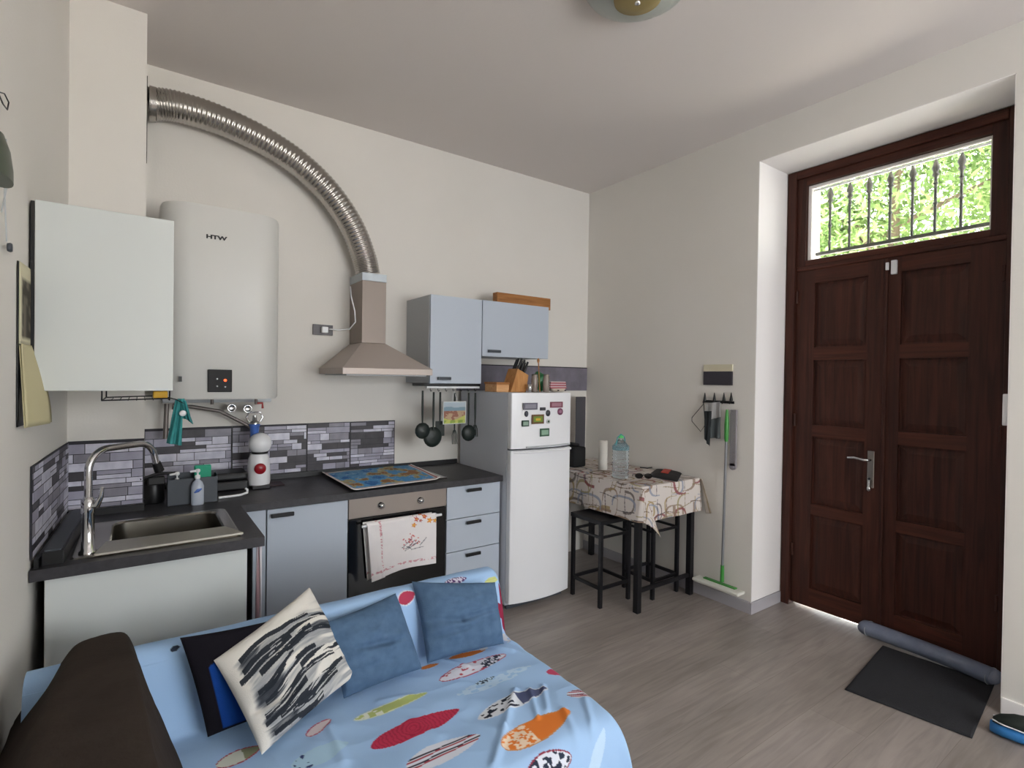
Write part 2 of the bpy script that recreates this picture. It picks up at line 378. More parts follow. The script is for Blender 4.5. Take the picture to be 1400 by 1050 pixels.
# ------------------------------------------------------------------ backsplash panels (printed stone strips)
TS = [mat('marble_strip', 'd6d5e0', .35, var='b4b3c4', vscale=18), mat('grey_strip', '8c8994', .4, var='76737d', vscale=16),
      mat('lilac_grey_strip', 'a3a1b2', .4, var='8f8c9c', vscale=14), mat('slate_strip', '2d2a30', .45, var='3f3b41', vscale=18), mat('dark_joint', '26252d', .6)]
def backsplash(o, ux, w, z0, z1, nrm, seed, label, slate=.24, name='backsplash_panel'):
    rnd = random.Random(seed); o = Vector(o); ux = Vector(ux).normalized(); nrm = Vector(nrm).normalized()
    m = MB()
    def q(a, b, c, d, off, mi, th=.0):
        P = [o+ux*a+Vector((0, 0, c))+nrm*off, o+ux*b+Vector((0, 0, c))+nrm*off, o+ux*b+Vector((0, 0, d))+nrm*off, o+ux*a+Vector((0, 0, d))+nrm*off]
        m.add(P, [(0, 1, 2, 3)], mi)
    V = [o+ux*a+Vector((0, 0, c))+nrm*k for k in (.001, .005) for a, c in ((0, z0), (w, z0), (w, z1), (0, z1))]
    m.add(V, [(0, 1, 2, 3), (4, 5, 6, 7), (0, 1, 5, 4), (1, 2, 6, 5), (2, 3, 7, 6), (3, 0, 4, 7)], 4)
    z = z0+.004; gp = .003
    while z < z1-.012:
        h = min(rnd.choice((.020, .024, .040, .046)), z1-z-.002)
        a = -rnd.random()*.08
        while a < w-.004:
            L_ = rnd.choice((.06, .085, .10, .13, .16)); b_ = min(a+L_, w-.002); aa = max(a, .002)
            if b_-aa > .004:
                k = rnd.random(); mi = 3 if k < slate else 1 if k < slate+.2 else 2 if k < slate+.4 else 0
                if h > .035 and rnd.random() < .3 and b_-aa > .06:
                    q(aa, b_-gp, z, z+h/2-gp, .0062, mi); q(aa, b_-gp, z+h/2, z+h-gp, .0062, rnd.choice((0, 1, 2, 3)))
                else: q(aa, b_-gp, z, z+h-gp, .0062, mi)
            a += L_
        z += h
    return tag(m.build(name, TS), label, 'backsplash')
yl0, yl1 = 3.05, 2.31
backsplash((xl(yl1)+.001, yl1, 0), (xl(yl0)-xl(yl1), yl0-yl1, 0), .735, .93, 1.238, (1, 0, 0), 1, 'stone-strip backsplash panel on the left wall beside the sink')
backsplash((-.262, 3.053, 0), (1, 0, 0), .278, .93, 1.24, (0, -1, 0), 2, 'stone-strip backsplash panel on the chimney breast behind the faucet')
backsplash((.02, B-.001, 0), (1, 0, 0), .43, .93, 1.241, (0, -1, 0), 3, 'stone-strip backsplash panel behind the soap caddy, under the water heater')
backsplash((.452, B-.001, 0), (1, 0, 0), .43, .93, 1.241, (0, -1, 0), 4, 'stone-strip backsplash panel behind the capsule coffee machine')
backsplash((.884, B-.001, 0), (1, 0, 0), .28, .93, 1.241, (0, -1, 0), 5, 'stone-strip backsplash panel just right of the coffee machine', .3)
backsplash((1.166, B-.001, 0), (1, 0, 0), .317, .93, 1.241, (0, -1, 0), 6, 'stone-strip backsplash panel at the right end of the row, behind the map mat', .3)
bs = bx(1.98, R-.002, B-.008, B-.001, 1.45, 1.66, 0).box(1.98, R-.002, B-.0095, B-.008, 1.652, 1.66, 1).build('backsplash_panel', [mat('dark_slate_panel', '6a6670', .5, var='807b87', vscale=9), M_BLACK])
tag(bs, 'plain dark grey backsplash strip on the wall behind the top of the fridge', 'backsplash')

# ------------------------------------------------------------------ worktop, base units
ZW = .90
wt = MB()
sx0, sx1, sy0, sy1 = -.165, .315, 2.40, 2.835     # sink cut-out
xa = lambda y: xl(y)+.003
wt.prism([(xa(2.29), 2.29), (.412, 2.29), (.412, sy0), (xa(sy0), sy0)], .862, ZW)
wt.prism([(xa(sy0), sy0), (sx0, sy0), (sx0, sy1), (xa(sy1), sy1)], .862, ZW)
wt.prism([(sx1, sy0), (.412, sy0), (.412, sy1), (sx1, sy1)], .862, ZW)
wt.prism([(xa(sy1), sy1), (.412, sy1), (.412, 2.90), (1.985, 2.90), (1.985, B-.01), (.018, B-.01), (.018, 3.05), (xa(3.05), 3.05)], .862, ZW)
wtop = tag(wt.build('worktop', M_TOP), 'charcoal L-shaped kitchen worktop carrying the sink and the hob', 'worktop')
up = bx(.02, 1.985, B-.022, B-.0095, ZW, .93).box(-.262, .018, 3.033, 3.044, ZW, .93)
up.prism([(xa(2.31)+.008, 2.31), (xa(2.31)+.02, 2.31), (xa(3.03)+.02, 3.03), (xa(3.03)+.008, 3.03)], ZW, .93)
up.build('upstand', M_BLACK, wtop)

t = thing('sink_cabinet', 'plain white sink cabinet with its back panel facing the sofa', 'cabinet', (.05, 2.6, 0))
bx(-.257, .352, 2.312, 2.33, .02, .861).build('front_panel', M_WHITEP, t, bevel=.002)
bx(-.26, -.244, 2.335, 2.88, 0, .861).box(.372, .376, 2.335, 2.84, 0, .861).box(-.24, .37, 2.335, 2.88, 0, .10).build('carcass', M_BLACK, t)  # black left side put in to darken the shaded gap at the wall

t = thing('corner_filler', 'narrow pale blue-grey filler cabinet between the sink cabinet and the big door', 'cabinet', (.47, 3.2, 0))
bx(.395, .531, 2.925, 2.943, .10, .858).build('front_panel', M_BLUEG, t, bevel=.002)
bx(.395, .531, 2.945, 3.5, 0, .858).build('carcass', M_GREYC, t)

def bar_handle(x0, x1, y, z, parent, m=None):
    return bx(x0, x1, y-.026, y-.012, z-.009, z+.011).box(x0+.012, x0+.024, y-.012, y, z-.006, z+.006).box(x1-.024, x1-.012, y-.012, y, z-.006, z+.006).build('handle', m or M_BLACK, parent, bevel=.003)
t = thing('base_cabinet', 'base cabinet with one large pale blue-grey door left of the oven', 'cabinet', (.745, 3.2, 0))
bx(.536, .954, 2.945, 3.5, .10, .858).build('carcass', M_GREYC, t)
bx(.536, .954, 3.0, 3.02, 0, .10).build('plinth', M_GREYC, t)
dr = bx(.537, .953, 2.925, 2.943, .115, .855).build('door', M_BLUEG, t, bevel=.002)
bar_handle(.552, .664, 2.925, .823, dr)

# oven
ov = thing('built_in_oven', 'built-in oven with steel control strip, black glass door and a towel on its handle', 'oven', (1.266, 3.2, 0))
bx(.960, 1.573, 2.95, 3.5, .10, .858).build('casing', M_BLACK, ov)
bx(.960, 1.573, 3.0, 3.02, 0, .10).build('plinth', M_GREYC, ov)
bx(.958, 1.575, 2.925, 2.948, .745, .857).build('control_panel', M_OVP, ov, bevel=.002)
for px, py in ((521, 691), (575, 684)):
    c = at(px, py, 'Y', 2.92)
    MB().lathe((c.x, 2.925, c.z), [(.02, 0), (.02, -.006), (.016, -.008), (.014, -.026), (.0, -.027)], 20, axis='Y').build('knob', M_CHROME, ov)
od = bx(.960, 1.573, 2.928, 2.948, .145, .738).build('oven_door', M_GLASSB, ov, bevel=.002)
MB().cyl((1.02, 2.885, .705), .008, .50, 12, axis='X').box(1.04, 1.052, 2.885, 2.93, .70, .71).box(1.488, 1.50, 2.885, 2.93, .70, .71).build('door_handle', M_WHITE, od)
bx(.960, 1.573, 2.93, 2.948, .10, .14).build('drawer_front', M_STEEL, ov)

# drawer unit
t = thing('drawer_unit', 'pale blue-grey unit of stacked drawers between the oven and the fridge', 'cabinet', (1.78, 3.2, 0))
bx(1.578, 1.982, 2.945, 3.5, .10, .858).build('carcass', M_GREYC, t)
bx(1.578, 1.982, 3.0, 3.02, 0, .10).build('plinth', M_GREYC, t)
for (z0, z1) in ((.653, .856), (.444, .648), (.105, .439)):
    d = bx(1.579, 1.980, 2.925, 2.943, z0, z1).build('drawer', M_BLUEG, t, bevel=.002)
    bar_handle(1.715, 1.822, 2.925, z1-.030, d)

# sink
M_SINK = mat('satin_sink_steel', 'aaa69e', .24, metal=1, bump=.02, bscale=150)
sk = thing('kitchen_sink', 'stainless steel inset sink with a deep rectangular bowl and drainer ledge', 'sink', (.07, 2.6, .90))
def rrect(x0, x1, y0, y1, r, n=6):
    P = []
    for (cx, cy, a0) in ((x1-r, y1-r, 0), (x0+r, y1-r, 90), (x0+r, y0+r, 180), (x1-r, y0+r, 270)):
        for i in range(n+1):
            a = math.radians(a0+90*i/n); P.append((cx+r*math.cos(a), cy+r*math.sin(a)))
    return P
rim_o = rrect(-.197, .338, 2.345, 2.865, .02); rim_i = rrect(-.095, .295, 2.43, 2.835, .055)
n_ = len(rim_o); V = [(x, y, .9005) for x, y in rim_o]+[(x, y, .905) for x, y in rrect(-.190, .331, 2.352, 2.858, .02)]+[(x, y, .905) for x, y in rim_i]+[(x, y, .898) for x, y in rrect(-.089, .289, 2.436, 2.829, .052)]
ring = lambda a, b: [(a*n_+i, a*n_+(i+1) % n_, b*n_+(i+1) % n_, b*n_+i) for i in range(n_)]
MB().add(V, ring(0, 1)+ring(1, 2)+ring(2, 3), 0, False).build('rim', M_SINK, sk)
bi = rrect(-.089, .289, 2.436, 2.829, .052); bb = rrect(-.08, .28, 2.45, 2.822, .05)
V = [(x, y, .898) for x, y in bi]+[(x, y, .71) for x, y in bb]
MB().add(V, [(i, (i+1) % n_, n_+(i+1) % n_, n_+i) for i in range(n_)], 0, True).add([(x, y, .71) for x, y in bb], [tuple(range(n_))]).build('bowl', M_SINK, sk)
MB().lathe((.09, 2.65, .71), [(.04, .001), (.04, .004), (.03, .004), (.028, .001), (.0, .001)]).build('drain', M_CHROME, sk)
# tray lying over the front of the bowl
M_TRAY = mat('beige_steel_tray', 'b5b1a6', .38, metal=.7)
a0 = at(128, 757, 'Z', .915); a1 = at(333, 727, 'Z', .915); a2 = at(302, 722, 'Z', .915); a3 = at(140, 742, 'Z', .915)
m = MB().prism([(a0.x, a0.y), (a1.x, a1.y), (a2.x+.02, a2.y+.03), (a3.x+.01, a3.y+.02)], .9055, .913)
tag(m.build('drainer_tray', M_TRAY, bevel=.003), 'long beige metal tray laid over the front edge of the sink bowl', 'tray')

# faucet
fc = thing('kitchen_faucet', 'tall chrome swan-neck faucet rising from the left corner of the sink', 'faucet', (-.150, 2.40, .905))
MB().lathe((-.150, 2.40, .905), [(.027, 0), (.027, .006), (.020, .012), (.018, .14), (.021, .145), (.021, .19), (.012, .20)]).build('body', M_CHROME, fc)
pts = []
P0 = Vector((-.150, 2.40, 1.1)); e = Vector((.21, .20, 0)); Lh = e.length; r_ = .075
pts = [P0, P0+Vector((0, 0, .05)), P0+Vector((0, 0, .095))]
ed = e.normalized()
for i in range(1, 9):
    a = PI/2*i/8; pts.append(P0+Vector((0, 0, .095))+ed*(r_*(1-math.cos(a)))+Vector((0, 0, r_*math.sin(a))))
top = pts[-1]; pts.append(top+ed*.06); pts.append(top+ed*.13)
c0 = pts[-1]
for i in range(1, 8):
    a = math.radians(80)*i/7; pts.append(c0+ed*(.07*math.sin(a))-Vector((0, 0, .07*(1-math.cos(a)))))
pts.append(pts[-1]+(pts[-1]-pts[-2]).normalized()*.03)
MB().tube(pts, .0125, 14).build('spout', M_CHROME, fc)
l0 = Vector((-.125, 2.385, 1.075))
MB().tube([(-.14, 2.39, 1.075), l0, l0+Vector((.012, -.01, .03)), l0+Vector((.016, -.012, .065))], [.011, .011, .008, .006]).build('lever', M_CHROME, fc)
n2 = pts[-1]
MB().tube([n2, n2+Vector((.012, .012, -.035))], [.016, .018], 14).build('spray_head', M_BLACK, fc)

# long dark tray along the left wall
y0_, y1_ = 2.33, 2.98
m = MB()
m.prism([(xl(y0_)+.026, y0_), (xl(y0_)+.085, y0_), (xl(y1_)+.085, y1_), (xl(y1_)+.026, y1_)], .9005, .945)
m.prism([(xl(y0_)+.033, y0_+.006), (xl(y0_)+.078, y0_+.006), (xl(y1_)+.078, y1_-.006), (xl(y1_)+.033, y1_-.006)], .945, .950, 1)
tag(m.build('storage_case', [M_BLACK, M_DKGREY], bevel=.004), 'long black case lying on the worktop against the left wall', 'case')

# ------------------------------------------------------------------ things on the worktop
# soap caddy
cd = thing('soap_caddy', 'dark grey plastic soap caddy standing behind the sink bowl', 'caddy', (.215, 3.09, .90))
x0_, x1_, yy0, yy1 = .110, .325, 3.055, 3.135
bx(x0_, x1_, yy0, yy0+.004, .9005, 1.03).box(x0_, x1_, yy1-.004, yy1, .9005, 1.05).box(x0_, x0_+.004, yy0+.004, yy1-.004, .9005, 1.04).box(x1_-.004, x1_, yy0+.004, yy1-.004, .9005, 1.04).box(x0_+.004, x1_-.004, yy0+.004, yy1-.004, .9005, .906).build('tub', M_DKGREY, cd, bevel=.002)
def pump(x, y, z, h, r, body, label, blue=False):
    t = thing('pump_bottle', label, 'bottle', (x, y, z))
    MB().lathe((x, y, z), [(r*.95, 0), (r, .006), (r, h*.7), (r*.75, h*.86), (r*.35, h*.95), (r*.35, h)], sy=.7).build('bottle_body', body, t)
    q = MB().lathe((x, y, z+h), [(r*.42, 0), (r*.42, .016), (r*.15, .018), (r*.15, .035)], 14)
    q.tube([(x-.012, y, z+h+.037), (x+.01, y, z+h+.04), (x-.032, y-.004, z+h+.036)][1:], [.007, .005], 8).sphere((x, y, z+h+.038), .011, 10)
    q.build('pump', M_WHITE, t)
    if blue: MB().tube([(x-r*.55, y-r*.62, z+h*.48), (x, y-r*.74, z+h*.56), (x+r*.6, y-r*.6, z+h*.62)], [.003, .009, .003], 8, flat=(.25, (0, 1, 0))).build('blue_swoosh', mat('label_blue', '3d5fa8', .4), t)
    return t
pump(.152, 3.095, .908, .105, .021, M_WHITE, 'small white pump bottle at the left end of the soap caddy')
pump(.235, 3.03, .9005, .13, .028, mat('milky_plastic', 'cfd8e6', .25, trans=.35), 'taller milky pump bottle with a blue swoosh in front of the soap caddy', True)
tag(bx(.225, .30, 3.09, 3.118, .907, 1.085).build('sponge', mat('green_sponge', '3fae8c', .95, bump=.6, bscale=300), bevel=.006), 'green sponge standing upright in the soap caddy', 'sponge')
# black brushes and pot beside the caddy
t = thing('black_kettle', 'black kettle with a chrome knob left of the soap caddy', 'kettle', (.055, 3.2, .90))
MB().lathe((.055, 3.19, .9005), [(.045, 0), (.05, .01), (.046, .09), (.036, .12), (.008, .128), (.008, .14), (.0, .143)]).build('kettle_body', M_BLACK, t)
MB().tube([(.02, 3.16, .92), (.0, 3.13, .95), (.0, 3.13, 1.0), (.02, 3.16, 1.03)], .006, 8).build('handle', M_BLACK, t)
MB().sphere((.012, 3.10, .912), .012, 12).build('tap_knob', M_CHROME, t)
t = thing('dish_brush', 'black dish brush lying across the left end of the soap caddy', 'brush', (.08, 3.09, 1.03))
MB().tube([(.0, 3.05, 1.045), (.07, 3.08, 1.062), (.155, 3.11, 1.055)], [.006, .007, .006], 8).build('handle', M_BLACK, t)
bx(.03, .10, 3.055, 3.10, 1.01, 1.05).build('bristle_head', M_BLACK, t, bevel=.006)
tag(MB().tube([(.335, 3.10, .908), (.44, 3.115, .908), (.475, 3.14, .912), (.478, 3.16, .925), (.47, 3.165, .93)], .0065, 8).build('white_scrubber_handle', M_WHITE), 'white rod with a bent tip lying between the soap caddy and the coffee machine', 'rod')
t = thing('sandwich_press', 'low black appliance on the worktop between the caddy and the coffee machine', 'appliance', (.43, 3.35, .90))
bx(.335, .505, 3.28, 3.46, .9005, .955).build('base', M_BLACK, t, bevel=.01)
bx(.335, .50, 3.29, 3.46, .957, 1.0).build('lid', M_BLACK, t, bevel=.012)
# capsule coffee machine
cm = thing('coffee_machine', 'white capsule coffee machine with a round head and a red disc', 'coffee machine', (.565, 3.36, .90))
cxm, cym = .565, 3.34
prof = [(.058, .0), (.062, .02), (.060, .1), (.055, .15), (.046, .178)]
MB().lathe((cxm, cym, .915), prof, 28, sy=1.1).build('body', M_WHITE, cm)
MB().sphere((cxm+.003, cym-.012, 1.152), .062, 24).build('head', M_WHITE, cm)
MB().lathe((cxm+.003, cym-.01, 1.094), [(.043, 0), (.045, .008), (.043, .014)], 24).build('collar', M_BLACK, cm)
cR = at(356, 641, 'Y', cym-.067)
MB().lathe((cR.x, cym-.067, cR.z), [(.0, -.006), (.027, -.006), (.031, 0), (.031, .012)], 28, axis='Y').build('red_disc', mat('dark_red_plastic', '8e1420', .3), cm)
bx(cxm-.048, cxm+.048, cym-.085, cym+.05, .9005, .918).build('drip_tray', M_BLACK, cm, bevel=.004)
tag(bx(.60, .70, 3.30, 3.42, .9005, .906).build('coaster_mat', mat('dark_red_mat', '2a1218', .6), bevel=.002), 'thin dark red mat lying right of the coffee machine', 'mat')
# blue bottle hanging off the pipes
t = thing('blue_filter_cartridge', 'small blue plastic water filter under the heater pipes above the coffee machine', 'filter', (.60, 3.42, 1.27))
c = at(348, 590, 'Y', 3.42)
MB().lathe((c.x, 3.42, c.z-.055), [(.0, 0), (.018, .004), (.022, .02), (.026, .085), (.03, .09), (.03, .10)], 18).build('cartridge', mat('blue_plastic', '5377c4', .35), t)
MB().lathe((c.x, 3.42, c.z+.045), [(.026, 0), (.026, .012), (.014, .02), (.012, .05)], 14).tube([(c.x-.03, 3.42, c.z+.06), (c.x-.045, 3.42, c.z+.085), (c.x-.03, 3.42, c.z+.115), (c.x+.03, 3.42, c.z+.115), (c.x+.045, 3.42, c.z+.085), (c.x+.03, 3.42, c.z+.06)], .006, 8).build('bracket', M_CHROME, t)
# induction / gas hob under the map mat
t = thing('hob', 'black glass hob set in the worktop under the map mat', 'hob', (1.3, 3.25, .90))
bx(1.0, 1.62, 3.0, 3.48, .9005, .906).build('glass', M_GLASSB, t, bevel=.002)
for dx, dy in ((1.15, 3.12), (1.15, 3.36), (1.47, 3.12), (1.47, 3.36)):
    MB().lathe((dx, dy, .906), [(.07, 0), (.07, .0006), (.068, .0006), (.068, 0)], 28).build('ring_mark', M_GREYC, t)
c0, c1, c2, c3 = [at(px, py, 'Z', .912) for px, py in ((480, 671), (602, 655), (556, 633), (440, 648))]
nu, nv = 150, 110
U, Vv = np.meshgrid(np.linspace(0, 1, nu), np.linspace(0, 1, nv), indexing='ij')
cc = [np.array(c) for c in (c0, c1, c2, c3)]
G = (1-U)[..., None]*(1-Vv)[..., None]*cc[0]+U[..., None]*(1-Vv)[..., None]*cc[1]+U[..., None]*Vv[..., None]*cc[2]+(1-U)[..., None]*Vv[..., None]*cc[3]
G[..., 2] += .004*noise(U*5, Vv*4) + .010*np.exp(-((U-.0)/.03)**2)+.010*np.exp(-((U-1)/.03)**2)*(1-Vv*.5)
lnd = noise(U*7+3, Vv*5+9, 4)
colr = np.ones(U.shape+(3,))*hx('5b9fd6'); colr = mixc(colr, ss(.2, .9, Vv)*.5, '6f8ea4')
colr = mixc(colr, ss(.55, .58, lnd)*.9, 'b8a878'); colr = mixc(colr, ss(.64, .67, lnd)*.9, '9a6b48'); colr = mixc(colr, ss(.36, .33, lnd)*.7, '2e62a8')
colr = mixc(colr, (np.abs(noise(U*16, Vv*12, 2)-.5) < .03)*.35, 'dfe6ea')
ed_ = np.minimum(np.minimum(U, 1-U)*1.4, np.minimum(Vv, 1-Vv))
colr = mixc(colr, ss(.07, .05, ed_), 'd9cfc8'); colr = mixc(colr, ((ed_ < .045) & (ed_ > .028))*1., 'a8626a'); colr = mixc(colr, ((ed_ < .02))*1., 'e8e2de')
tag(MB().grid(G).build('world_map_mat', M_PAINT, colors=colr.reshape(-1, 3), solid=.003), 'blue printed map mat with a pale fringed border laid over the hob', 'mat')

# ------------------------------------------------------------------ towels
def towel_grid(x0, x1, z0f, z1, y, nu=90, nv=110, amp=.006, seed=0):
    U, V = np.meshgrid(np.linspace(0, 1, nu), np.linspace(0, 1, nv), indexing='ij')
    zb = z0f(U); X = x0+(x1-x0)*U; Z = z1+(zb-z1)*V
    Y = y - amp*np.sin(U*9+seed)*V - amp*.8*noise(U*6+seed, V*3)*V
    return U, V, np.stack([X, Y, Z], -1)
U, V, G = towel_grid(1.045, 1.478, lambda u: .385+.03*u+.02*np.sin(u*3), .722, 2.872)
G[..., 0] += .03*(1-U)*V*(U < .2)
G[..., 1] = np.where(V < .03, 2.885, G[..., 1])
c = np.ones(U.shape+(3,))*hx('ece7e6'); c = mixc(c, noise(U*8, V*8)*.25, 'd6cfd2')
for (fu, fv, fr_, col) in ((.70, .06, .055, 'b8433e'), (.82, .03, .05, 'c04a3a'), (.90, .12, .06, 'e08a2e'), (.66, .17, .05, 'd9853a'), (.98, .14, .05, 'd98a30'), (.76, .1, .035, 'a63a4a')):
    d_ = np.hypot((U-fu)*1.3, V-fv); a_ = np.arctan2(V-fv, (U-fu)*1.3)
    c = mixc(c, (d_ < fr_*(.75+.25*np.cos(5*a_)))*.9, col); c = mixc(c, (d_ < fr_*.25)*1., 'f3c95a')
rnd = random.Random(4)
for i in range(34):
    fu, fv = .62+rnd.gauss(0, .055), .46+rnd.gauss(0, .05)
    c = mixc(c, (np.hypot((U-fu)*1.3, V-fv) < .013)*.9, rnd.choice(('c0454a', 'd2605a', 'a83248')))
for i in range(9):
    a0, b0 = .45+rnd.random()*.3, .5+rnd.random()*.15; a1, b1 = a0+rnd.uniform(-.1, .35), b0+rnd.uniform(-.2, .12)
    tt = np.clip(((U-a0)*(a1-a0)+(V-b0)*(b1-b0))/((a1-a0)**2+(b1-b0)**2), 0, 1)
    c = mixc(c, (np.hypot(U-a0-tt*(a1-a0), V-b0-tt*(b1-b0)) < .006)*.8, '4d4a55')
edge = (np.abs(V-.88) < .02) | ((np.abs(U-.18) < .018) & (V < .9))
c = mixc(c, edge*(noise(U*50, V*50, 1) > .52)*.7, 'c77884')
tw = tag(MB().grid(G).grid(G*np.array([1, 0, 1])+np.array([-.012, 2.91, .03*0])).build('kitchen_towel', M_PAINT, colors=np.vstack([c.reshape(-1, 3), c.reshape(-1, 3)]), solid=.002), 'white floral kitchen towel with red and orange flowers hanging on the oven handle', 'towel')
# towel on the side of the sink cabinet
U, V = np.meshgrid(np.linspace(0, 1, 14), np.linspace(0, 1, 60), indexing='ij')
z0, z1 = at(352, 748, 'X', .40).z, at(350, 850, 'X', .40).z
G = np.stack([.402+.008*np.sin(U*7+V*2)+0*U, 2.345+.055*U*(.35+.65*V)+.0*V, .845+(.40-.845)*V], -1)
c = np.ones(U.shape+(3,))*hx('d9d2d6'); c = mixc(c, (np.abs(U-.35) < .12)*.6, 'b07a80'); c = mixc(c, (np.abs(U-.8) < .1)*.5, '9a6a74')
sdT = MB().grid(G).build('hanging_hand_towel', M_PAINT, colors=c.reshape(-1, 3), solid=.004, origin=(.40, 2.37, .40))
tag(sdT, 'narrow white and pink towel hanging at the right side of the sink cabinet', 'towel')
MB().tube([(.391, 2.37, .85), (.408, 2.37, .85), (.41, 2.37, .838)], .003, 6).build('hook', M_CHROME, sdT)

# ------------------------------------------------------------------ wall units left
t = thing('wall_cabinet', 'plain white wall cabinet hanging at the left above the sink', 'cabinet', (-.09, 2.65, 1.487))
bx(-.278, .093, 2.29, 3.045, 1.489, 2.10).build('carcass', M_WHITEP, t, bevel=.002)
bx(-.280, .096, 2.268, 2.287, 1.487, 2.102).build('door', M_WHITEP, t, bevel=.002)
bx(-.291, -.281, 2.272, 2.95, 1.487, 2.098).build('gap_shade', M_BLACK, t)  # black strip paints the shade in the gap between cabinet and wall
# wire rack under it
t = thing('wire_rack', 'thin black wire rack hanging under the white wall cabinet', 'rack', (0, 2.5, 1.45))
m = MB(); zr = 1.452
for x in (-.11, .088): m.tube([(x, 2.32, 1.488), (x, 2.32, zr), (x, 2.62, zr), (x, 2.62, 1.488)], .0025, 6)
for y in (2.32, 2.62): m.tube([(-.11, y, zr), (.088, y, zr+.006)], .0025, 6)
for i in range(1, 8): m.tube([(-.11+.198*i/8, 2.32, zr), (-.11+.198*i/8, 2.62, zr)], .0015, 6)
m.build('wire_frame', M_BLKM, t)
tag(bx(.038, .084, 2.36, 2.44, 1.457, 1.483).build('sponge_pack', mat('yellow_pack', 'd2a322', .5), bevel=.004), 'yellow sponge packet lying in the wire rack under the white wall cabinet', 'packet')

# calendar and wall ornament on the left wall
def onleft(px, py, off=.004):
    d = _fw + _cx*((px-700)/CF) + _cy*(-(py-525)/CF)
    # intersect with the left wall plane x = xl(y)+off
    k = .0388; t_ = (-.266-k*3.054+off)/(d.x-k*d.y); return Vector((0, 0, CH))+d*t_
ca = thing('wall_calendar', 'narrow wall calendar with a dark picture and curling cream pages on the left wall', 'calendar', onleft(30, 585))
ya, yb = onleft(25, 470).y, onleft(42, 470).y
zt, zm, zb_ = onleft(27, 358).z, onleft(27, 470).z, onleft(24, 584).z
U, V = np.meshgrid(np.linspace(0, 1, 10), np.linspace(0, 1, 20), indexing='ij')
Y = ya+(yb-ya)*U; off = .006
G = np.stack([xl(Y)+off, Y, zt+(zm-zt)*V], -1)
c = np.ones(U.shape+(3,))*hx('c9c3a8'); ins = (U > .12) & (U < .9) & (V > .16) & (V < .9); c = mixc(c, ins*1., '6e675c'); c = mixc(c, ins*(noise(U*5, V*9) > .5)*.8, '3d3a33')
MB().grid(G).build('picture', M_PAINT, ca, colors=c.reshape(-1, 3), solid=.002)
G = np.stack([xl(Y)+.010+.035*np.sin(V*PI*.55)*U+.012*V, Y, zm+(zb_-zm)*V], -1)
MB().grid(G).grid(G-np.array([.004, 0, .004])).build('pages', mat('cream_paper', 'bdb591', .9), ca, solid=.001)
MB().grid(np.stack([xl(Y)+.003, Y-.008, zt+(zb_-zt)*V], -1)).build('backing_board', M_BLACK, ca, solid=.002)

oc = onleft(8, 230)
og = thing('hanging_ornament', 'dark green dome ornament hanging by looped cords on the left wall', 'ornament', onleft(4, 350))
a = onleft(-2, 190); b = onleft(12, 245)
MB().lathe(onleft(-3, 245, .03), [(.075, 0), (.074, .03), (.06, .075), (.03, .11), (0, .12)], 20, sx=.35).build('dome', mat('dark_green_glaze', '4a5245', .4), og)
p = [onleft(*q, .012) for q in ((-4, 125), (6, 128), (12, 140), (10, 150), (4, 142), (-2, 128))]
MB().tube(p, .0018, 6).build('cord_loop', M_BLKM, og)
MB().tube([onleft(8, 190, .03), onleft(9, 250, .03), onleft(6, 262, .025), onleft(9, 330, .012)], .0018, 6).tube([onleft(10, 252, .03), onleft(2, 290, .012)], .0018, 6).build('cord', M_GREYC, og)
rp = onleft(10, 338, .01)
MB().lathe(rp, [(.0, 0), (.011, 0), (.013, .006), (.011, .01), (0, .01)], 16, axis='X').build('pendant', M_DKGREY, og)

# ------------------------------------------------------------------ water heater
M_HEAT = mat('pearl_white_casing', 'd0cfcb', .4)
wh = thing('water_heater', 'tall cream-white water heater with rounded corners hanging on the back wall', 'water heater', (.35, 3.3, 1.42))
P = rrect(.075, .635, 3.09, 3.53, .13, 10)
n = len(P)
def ringz(z, k): return [(.355+(x-.355)*k, 3.31+(y-3.31)*k, z) for x, y in P]
V = ringz(1.42, .97)+ringz(1.43, 1)+ringz(2.395, 1)+ringz(2.41, .98)
F = [(r*n+i, r*n+(i+1) % n, (r+1)*n+(i+1) % n, (r+1)*n+i) for r in range(3) for i in range(n)]
MB().add(V, F, 0, True).add(V[:n], [tuple(range(n))[::-1]]).add(V[-n:], [tuple(range(n))]).build('casing', M_HEAT, wh)
p0 = at(284, 505, 'Y', 3.088); p1 = at(317, 536, 'Y', 3.088)
dsp = bx(p0.x, p1.x, 3.080, 3.089, p1.z, p0.z).build('display', mat('matt_black_panel', '121214', .6), wh, bevel=.003)
c = at(308, 520, 'Y', 3.079); MB().lathe((c.x, 3.079, c.z), [(0, 0), (.007, 0), (.007, .002)], 14, axis='Y').build('red_light', mat('lit_red', 'ff5a30', .5, emit=2.5), dsp)
for q in ((297, 518), (297, 528), (308, 529)):
    c = at(*q, 'Y', 3.079); MB().lathe((c.x, 3.079, c.z), [(0, 0), (.004, 0), (.004, .002)], 10, axis='Y').build('indicator', M_WHITE, dsp)
c = at(245.5, 518, 'Y', 3.14); bx(c.x-.007, c.x+.007, 3.08, 3.092, c.z-.013, c.z+.013).build('clip', M_BLACK, wh)
